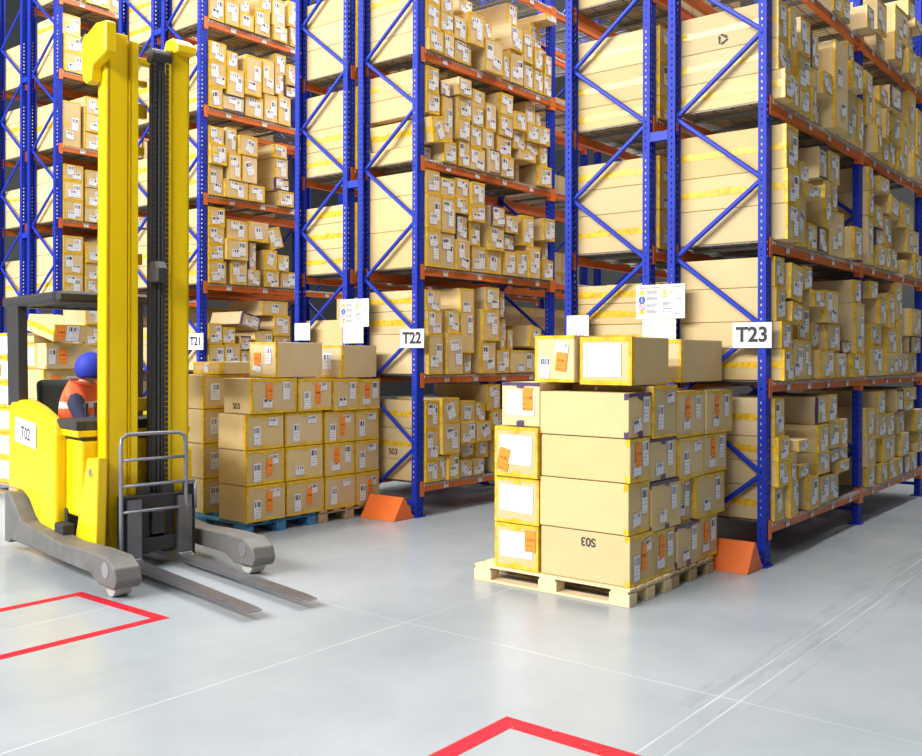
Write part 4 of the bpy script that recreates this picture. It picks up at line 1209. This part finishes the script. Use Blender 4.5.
# mast
def channel(w0, w1, a0, a1, z0, z1, open_dir, t=.03):
    mb = MB()
    mb.box(a0, a1, w0 if open_dir > 0 else w1-t, w0+t if open_dir > 0 else w1, z0, z1)
    mb.box(a0, a0+t, w0, w1, z0, z1); mb.box(a1-t, a1, w0, w1, z0, z1)
    return mb
channel(.235,.385,-1.05,-.88,.08,3.76,1).build('outer_mast_rail', YEL, TT, bevel=.008)
channel(.715,.85,-1.06,-.88,.08,3.76,-1).build('outer_mast_rail', YEL, TT, bevel=.008)
channel(.39,.455,-1.02,-.865,.12,3.72,1,.02).build('inner_mast_rail', YEL, TT, bevel=.005)
channel(.655,.71,-1.02,-.865,.12,3.72,-1,.02).build('inner_mast_rail', YEL, TT, bevel=.005)
for z, h, a0, w1 in ((3.64,.05,-1.06,.71),(3.47,.04,-1.03,.57),(3.27,.10,-1.03,.57),(2.98,.06,-1.03,.55),(2.2,.08,-1.06,.55),(1.15,.09,-1.06,.71),(.62,.1,-1.06,.71),(.22,.12,-1.06,.71)):
    MB().box(a0,a0+.05,.375,w1+.005 if w1 > .6 else w1,z-h/2,z+h/2).build('mast_crossbar', YEL, TT, bevel=.004)
MB().cyl((-.93,.60,.15),(-.93,.60,3.05),.048,n=18).cyl((-.93,.60,3.05),(-.93,.60,3.60),.036,n=18).build('lift_cylinder', DGREY, TT)
MB().box(-.90,-.875,.555,.69,.35,3.62).build('chain_plate', RUB, TT)
ch = MB()
for w in (.575,.668):
    ch = MB()
    for q in range(88): ch.box(-.872,-.862,w-.012,w+.012,.36+q*.037,.36+q*.037+.030).box(-.869,-.865,w-.005,w+.005,.36+q*.037+.03,.36+q*.037+.037)
    ch.build('lift_chain', DGREY, TT)
for w in (.61,.635): MB().tube([(-.868,w,.4),(-.868,w,1.5),(-.868,w,2.6),(-.868,w,3.55)], .011, 8).build('hydraulic_hose', RUB, TT)
MB().prism([(-.868,2.02),(-.868,2.12),(-.83,2.17),(-.74,2.17),(-.70,2.12),(-.70,2.02)], .525, .60, 'y').build('camera_housing', DGREY, TT, bevel=.01)
MB().cyl((-.90,.55,3.66),(-.90,.70,3.66),.055,n=20).build('chain_pulley', DGREY, TT)
cap = [(-1.15,3.74),(-1.165,3.66),(-1.16,3.54),(-1.13,3.45),(-1.08,3.415),(-.98,3.42),(-.96,3.52),(-.72,3.56),(-.72,3.775),(-.9,3.80)]
MB().prism(cap, .16, .235, 'y').build('mast_head_cover', YEL, TT, bevel=.012)
MB().prism([(-1.16,3.73),(-1.19,3.735),(-1.19,3.755),(-1.10,3.775)], .165, .23, 'y').build('head_cover_tip', CHR, TT)
MB().prism([(-1.06,3.70),(-.80,3.70),(-.80,3.76),(-.9,3.82),(-1.0,3.82)], .715, .865, 'y').build('mast_head_cover', YEL, TT, bevel=.012)
MB().prism([(-.96,.79),(-.76,.81),(-.80,.10),(-1.21,.10)], .13, .20, 'y').build('mast_foot', YEL, TT, bevel=.01)
MB().prism([(-1.13,.80),(-.99,.81),(-.955,.10),(-1.16,.10)], .87, .93, 'y').build('mast_foot', YEL, TT, bevel=.01)
MB().cyl((-.87,.118,.70),(-.87,.13,.70),.028,n=16).cyl((-.86,.09,.17),(-.86,.13,.17),.04,n=16).build('pivot_pin', CHR, TT)
MB().box(-1.33,-1.16,.04,.13,.20,.31).build('junction_box', RUB, TT, bevel=.01)
# carriage, load backrest, forks
c = MB()
c.box(-.86,-.78,.30,.84,.42,.52).box(-.86,-.78,.30,.84,.12,.22).box(-.84,-.76,.775,.845,.05,.58).box(-.84,-.76,.29,.35,.05,.52)
c.box(-.90,-.80,.44,.52,.1,.60).box(-.90,-.80,.62,.70,.1,.60).box(-.85,-.77,.52,.62,.24,.40)
c.build('carriage', DGREY, TT, bevel=.008)
lb = MB(); a = -.74
lb.tube([(a,.29,.10),(a,.283,.34),(a,.278,.88),(a,.288,.93),(a,.32,.955),(a,.5,.958),(a,.70,.955),(a,.745,.93),(a,.755,.88),(a,.76,.45),(a,.79,.36)], .014)
lb.tube([(a,.28,.78),(a,.757,.78)], .011).tube([(a,.28,.60),(a,.83,.60)], .011); lb.tube([(a,.83,.60),(a,.835,.40)], .011); lb.tube([(a,.28,.42),(a,.80,.42)], .011)
lb.build('load_backrest', TUBE, TT, smooth=True)
for w0 in (.325, .70):
    f = MB().prism([(-.77,.50),(-.735,.50),(-.73,.09),(-.68,.075),(.80,.062),(.88,.055),(.88,.048),(-.70,.035),(-.755,.04),(-.77,.09)], w0, w0+.105, 'y')
    f.build('fork', STEEL, TT, bevel=.004)

# ------------------------------------------------------------------ driver
SKIN = plain('skin', (.50,.30,.21), .5); HAIR = plain('brown_hair', (.06,.035,.02), .8)
VEST = None
b = NB('orange_safety_vest'); o_ = b.xyz(b.coord()); zz = o_[2]
band = b.math('MAXIMUM', b.win(zz, .30, .35), b.win(zz, .47, .52)); fl = b.noise(b.coord(), 9, 3)
b.set(b.mix(band, b.mix(fl, (.85,.09,.02,1), (.98,.17,.05,1)), (.72,.72,.70,1)), .6); VEST = b.m
JACK = plain('navy_sleeves', (.02,.025,.07), .8, 0, .3); TROU = plain('dark_green_trousers', (.02,.04,.03), .8, 0, .3); CAP = plain('blue_cap', (.012,.03,.42), .7, 0, .25, 30); SHOE = plain('black_boots', (.02,.02,.02), .5)
DR = empty('person', Matrix.Translation((-3.45,2.65,0)) @ Matrix.Rotation(R(-99.1),4,'Z') @ Vector((-2.0,.44,.62)), R(-99.1+42)); tag(DR, 'person in orange vest and blue cap seated driving the yellow forklift', 'person')
OFF = Vector((-2.06,.46,.62))
def skin(name, J, E, mat, root, sub=2, parent=None):
    names = list(J); me = bpy.data.meshes.new(name)
    me.from_pydata([tuple(Vector(J[n][0]) - OFF) for n in names], [(names.index(a_), names.index(b_)) for a_, b_ in E], [])
    o = bpy.data.objects.new(name, me); COL.objects.link(o); o.parent = parent or DR
    m = o.modifiers.new('skin', 'SKIN'); m.use_smooth_shade = True
    o.modifiers.new('sub', 'SUBSURF').levels = sub; o.modifiers['sub'].render_levels = sub
    if not me.skin_vertices: me.skin_vertices.new()
    for i, n in enumerate(names):
        rr = J[n][1]; rr = rr if isinstance(rr, tuple) else (rr, rr)
        me.skin_vertices[0].data[i].radius = rr; me.skin_vertices[0].data[i].use_root = (n == root)
    me.materials.append(mat); return o
J = {'pel': ((-2.08,.46,.735),(.13,.10)), 'ab': ((-2.07,.46,.89),(.125,.095)), 'chest': ((-2.03,.46,1.12),(.15,.105)), 'nb': ((-1.985,.46,1.27),(.075,.065)), 'nk': ((-1.96,.46,1.315),.052),
     'hd': ((-1.925,.46,1.37),(.072,.085)), 'cr': ((-1.92,.46,1.455),(.068,.08)),
     'sl': ((-2.0,.63,1.225),.062), 'ml': ((-1.95,.665,1.10),.052), 'el': ((-1.86,.70,.96),.044), 'wl': ((-1.63,.68,1.075),.028), 'pl': ((-1.575,.69,1.105),(.034,.02)),
     'sr': ((-2.0,.29,1.225),.062), 'mr': ((-1.94,.255,1.10),.052), 'er': ((-1.85,.22,.97),.044), 'wr': ((-1.60,.30,1.10),.028), 'pr': ((-1.535,.33,1.14),(.034,.02)),
     'hl': ((-2.0,.55,.70),.09), 'kl': ((-1.68,.57,.76),.062), 'al': ((-1.64,.57,.50),.038), 'tl': ((-1.50,.58,.455),.032),
     'hr': ((-2.0,.37,.70),.09), 'kr': ((-1.68,.34,.76),.062), 'ar': ((-1.64,.34,.50),.038), 'tr': ((-1.50,.33,.455),.032)}
E_ = [('pel','ab'),('ab','chest'),('chest','nb'),('nb','nk'),('nk','hd'),('hd','cr'),('chest','sl'),('sl','ml'),('ml','el'),('el','wl'),('wl','pl'),('chest','sr'),('sr','mr'),('mr','er'),('er','wr'),('wr','pr'),
      ('pel','hl'),('hl','kl'),('kl','al'),('al','tl'),('pel','hr'),('hr','kr'),('kr','ar'),('ar','tr')]
# fingers: three-bone chains rooted in each palm
for s_, P0, side_ in (('l', Vector((-1.575,.69,1.105)), 1), ('r', Vector((-1.535,.33,1.14)), -1)):
    for q in range(4):
        y = (q-1.5)*.021; ln = (.026,.031,.029,.022)[q]
        p1 = P0 + Vector((.035,y,.006)); p2 = p1 + Vector((ln,0,-.006)); p3 = p2 + Vector((ln*.5,0,-ln*.8))
        for n_, p, rr in (('a',p1,.0105),('b',p2,.0095),('c',p3,.008)): J[f'f{s_}{q}{n_}'] = (tuple(p), rr)
        E_ += [('p'+s_, f'f{s_}{q}a'), (f'f{s_}{q}a', f'f{s_}{q}b'), (f'f{s_}{q}b', f'f{s_}{q}c')]
    t1 = P0 + Vector((-.005,-side_*.034,-.004)); t2 = t1 + Vector((.028,-side_*.012,-.012))
    J[f't{s_}a'] = (tuple(t1), .011); J[f't{s_}b'] = (tuple(t2), .009); E_ += [('p'+s_, f't{s_}a'), (f't{s_}a', f't{s_}b')]
skin('body', J, E_, SKIN, 'pel')
def sub(names, grow):
    return {n: (J[n][0], tuple(x+grow for x in (J[n][1] if isinstance(J[n][1], tuple) else (J[n][1],)*2))) for n in names}
v_ = sub(['pel','ab','chest','sl','sr','ml','mr'], .032); v_['top'] = ((-1.995,.46,1.25),(.11,.09))
skin('safety_vest', v_, [('pel','ab'),('ab','chest'),('chest','top'),('chest','sl'),('chest','sr'),('sl','ml'),('sr','mr')], VEST, 'pel')
for s_ in 'lr': skin('sleeve', sub(['s'+s_,'m'+s_,'e'+s_,'w'+s_], .016), [('s'+s_,'m'+s_),('m'+s_,'e'+s_),('e'+s_,'w'+s_)], JACK, 's'+s_)
skin('trousers', sub(['pel','hl','kl','al','hr','kr','ar'], .014), [('pel','hl'),('hl','kl'),('kl','al'),('pel','hr'),('hr','kr'),('kr','ar')], TROU, 'pel')
for s_ in 'lr': skin('boot', {'a': (J['a'+s_][0], .05), 'h': ((J['a'+s_][0][0], J['a'+s_][0][1], .468), .048), 't': (J['t'+s_][0], .04)}, [('a','h'),('h','t')], SHOE, 'h')
def ellipsoid(name, c, r, mat, zmin=-1, n=20, m=12):
    mb = MB(); vs = []; c = Vector(c) - OFF
    for i in range(m+1):
        ph = math.asin(zmin) + (math.pi/2 - math.asin(zmin))*i/m
        for j in range(n):
            t = 2*math.pi*j/n; vs.append((c.x + r[0]*math.cos(ph)*math.cos(t), c.y + r[1]*math.cos(ph)*math.sin(t), c.z + r[2]*math.sin(ph)))
    mb.add(vs, [(i*n+j, i*n+(j+1) % n, (i+1)*n+(j+1) % n, (i+1)*n+j) for i in range(m) for j in range(n)] + [tuple(range(n))[::-1]])
    return mb.build(name, mat, DR, smooth=True)
ellipsoid('hair', (-1.945,.46,1.385), (.085,.082,.10), HAIR, -.6)
ellipsoid('cap', (-1.935,.46,1.405), (.125,.118,.125), CAP, -.62)
MB().prism([(.0,.0),(.07,-.012),(.09,-.02),(.09,-.026),(.0,-.012)], -.075, .075, 'y').build('cap_peak', CAP, DR, bevel=.004).location = Vector((-1.83,.46,1.395)) - OFF
for s_ in (-1, 1):
    ellipsoid('eye', (-1.848,.46+s_*.032,1.378), (.010,.014,.010), WHITE, -1, 10, 6); ellipsoid('ear', (-1.935,.46+s_*.083,1.365), (.022,.010,.032), SKIN, -1, 10, 6)
ellipsoid('nose', (-1.838,.46,1.352), (.022,.014,.02), SKIN, -1, 10, 6); ellipsoid('mouth', (-1.848,.46,1.318), (.008,.026,.006), plain('lips', (.4,.14,.12), .5), -1, 10, 6)

# ------------------------------------------------------------------ floor, painted bays, shell
fl = MB().quad((-24,-14,0),(24,-14,0),(24,22,0),(-24,22,0), False).build('floor', m_floor()); tag(fl, kind='structure')
WALL = plain('warehouse_wall', (.07,.072,.075), .7, 0, .05)
for nm, q in (('wall_far', ((-24,22,0),(24,22,0),(24,22,11),(-24,22,11))), ('wall_end', ((24,-14,0),(24,22,0),(24,22,11),(24,-14,11)))):
    tag(MB().quad(*q, False).build(nm, WALL), kind='structure')
tag(MB().quad((-24,-14,11),(24,-14,11),(24,22,11),(-24,22,11), False).build('ceiling', plain('ceiling_panels', (.4,.41,.42), .8)), kind='structure')
b = NB('worn_red_floor_paint'); p_ = b.n('ShaderNodeNewGeometry').outputs['Position']
f_ = b.noise(p_, 26, 5, .7); b.set(b.ramp(f_, [(.30, (.42,.30,.30)), (.37, (.46,.012,.026)), (.75, (.54,.02,.035))]), .55, 0, .12)
def marking(u0, u1, v0, v1, lab):
    o = MB().box(u0,u1,v0,v1,-.001,.0012).build('floor_marking', b.m); tag(o, lab, kind='structure'); return o
w = .075
marking(-3.52-w/2,-3.52+w/2,2.14,3.09,None); marking(-8.5,-3.52-w/2,2.14,2.14+w,None); marking(-8.5,-3.52-w/2,3.09-w,3.09,None)
marking(-3.52-w/2-.02,-3.52+w/2,-1.2,-.235,None); marking(-8.5,-3.52-w/2-.02,-.235-w-.01,-.235,None)

# ------------------------------------------------------------------ light
def area(name, loc, sx, sy, power, rot=(0,0,0), col=(1,1,1)):
    L = bpy.data.lights.new(name, 'AREA'); L.shape = 'RECTANGLE'; L.size = sx; L.size_y = sy; L.energy = power; L.color = col
    o = bpy.data.objects.new(name, L); COL.objects.link(o); o.location = loc; o.rotation_euler = rot; return o
for u in (-15, -20):                                       # rows of high-bay lamps over the hall behind the camera
    for v in (-3, 2, 7, 12, 17): area('high_bay_lamp', (u, v, 10.2), .6, 4.2, LP_HALL*(.5 if v < 0 else 1.12), rot=(0, R(-58), 0), col=(1,.985,.96))
for v in (-5, 1, 7, 13): area('high_bay_lamp', (-3.2, v, 10.2), .5, 4.2, LP_CROSS, col=(1,.985,.96))
for k in range(4):                                            # one lamp row down every aisle
    for u in (.8, 3.8, 6.8): area('aisle_lamp', (u, PV[k]-.86, 10.2), 2.6, .35, LP_AISLE, col=(1,.97,.92))
wd = bpy.data.worlds.new('hall_light'); SC.world = wd; wd.use_nodes = True
wd.node_tree.nodes['Background'].inputs[0].default_value = (.95,.97,1,1); wd.node_tree.nodes['Background'].inputs[1].default_value = W_STR

# ------------------------------------------------------------------ camera
cd = bpy.data.cameras.new('camera'); cam = bpy.data.objects.new('camera', cd); COL.objects.link(cam); SC.camera = cam
cd.sensor_fit = 'HORIZONTAL'; cd.sensor_width = 36; cd.lens = 950.07/922*36
cd.shift_y = -(378-356.72)/922; cd.clip_start = .05; cd.clip_end = 200
cam.matrix_world = Matrix.Translation((-6.703,-2.552,1.5)) @ Matrix.Rotation(R(38.545-90),4,'Z') @ Matrix.Rotation(R(90),4,'X') @ Matrix.Rotation(R(.145),4,'Z')
SC.view_settings.view_transform = 'Standard'; SC.view_settings.look = 'None'; SC.view_settings.gamma = 1; SC.view_settings.use_curve_mapping = False
SC.view_settings.exposure = EXPO
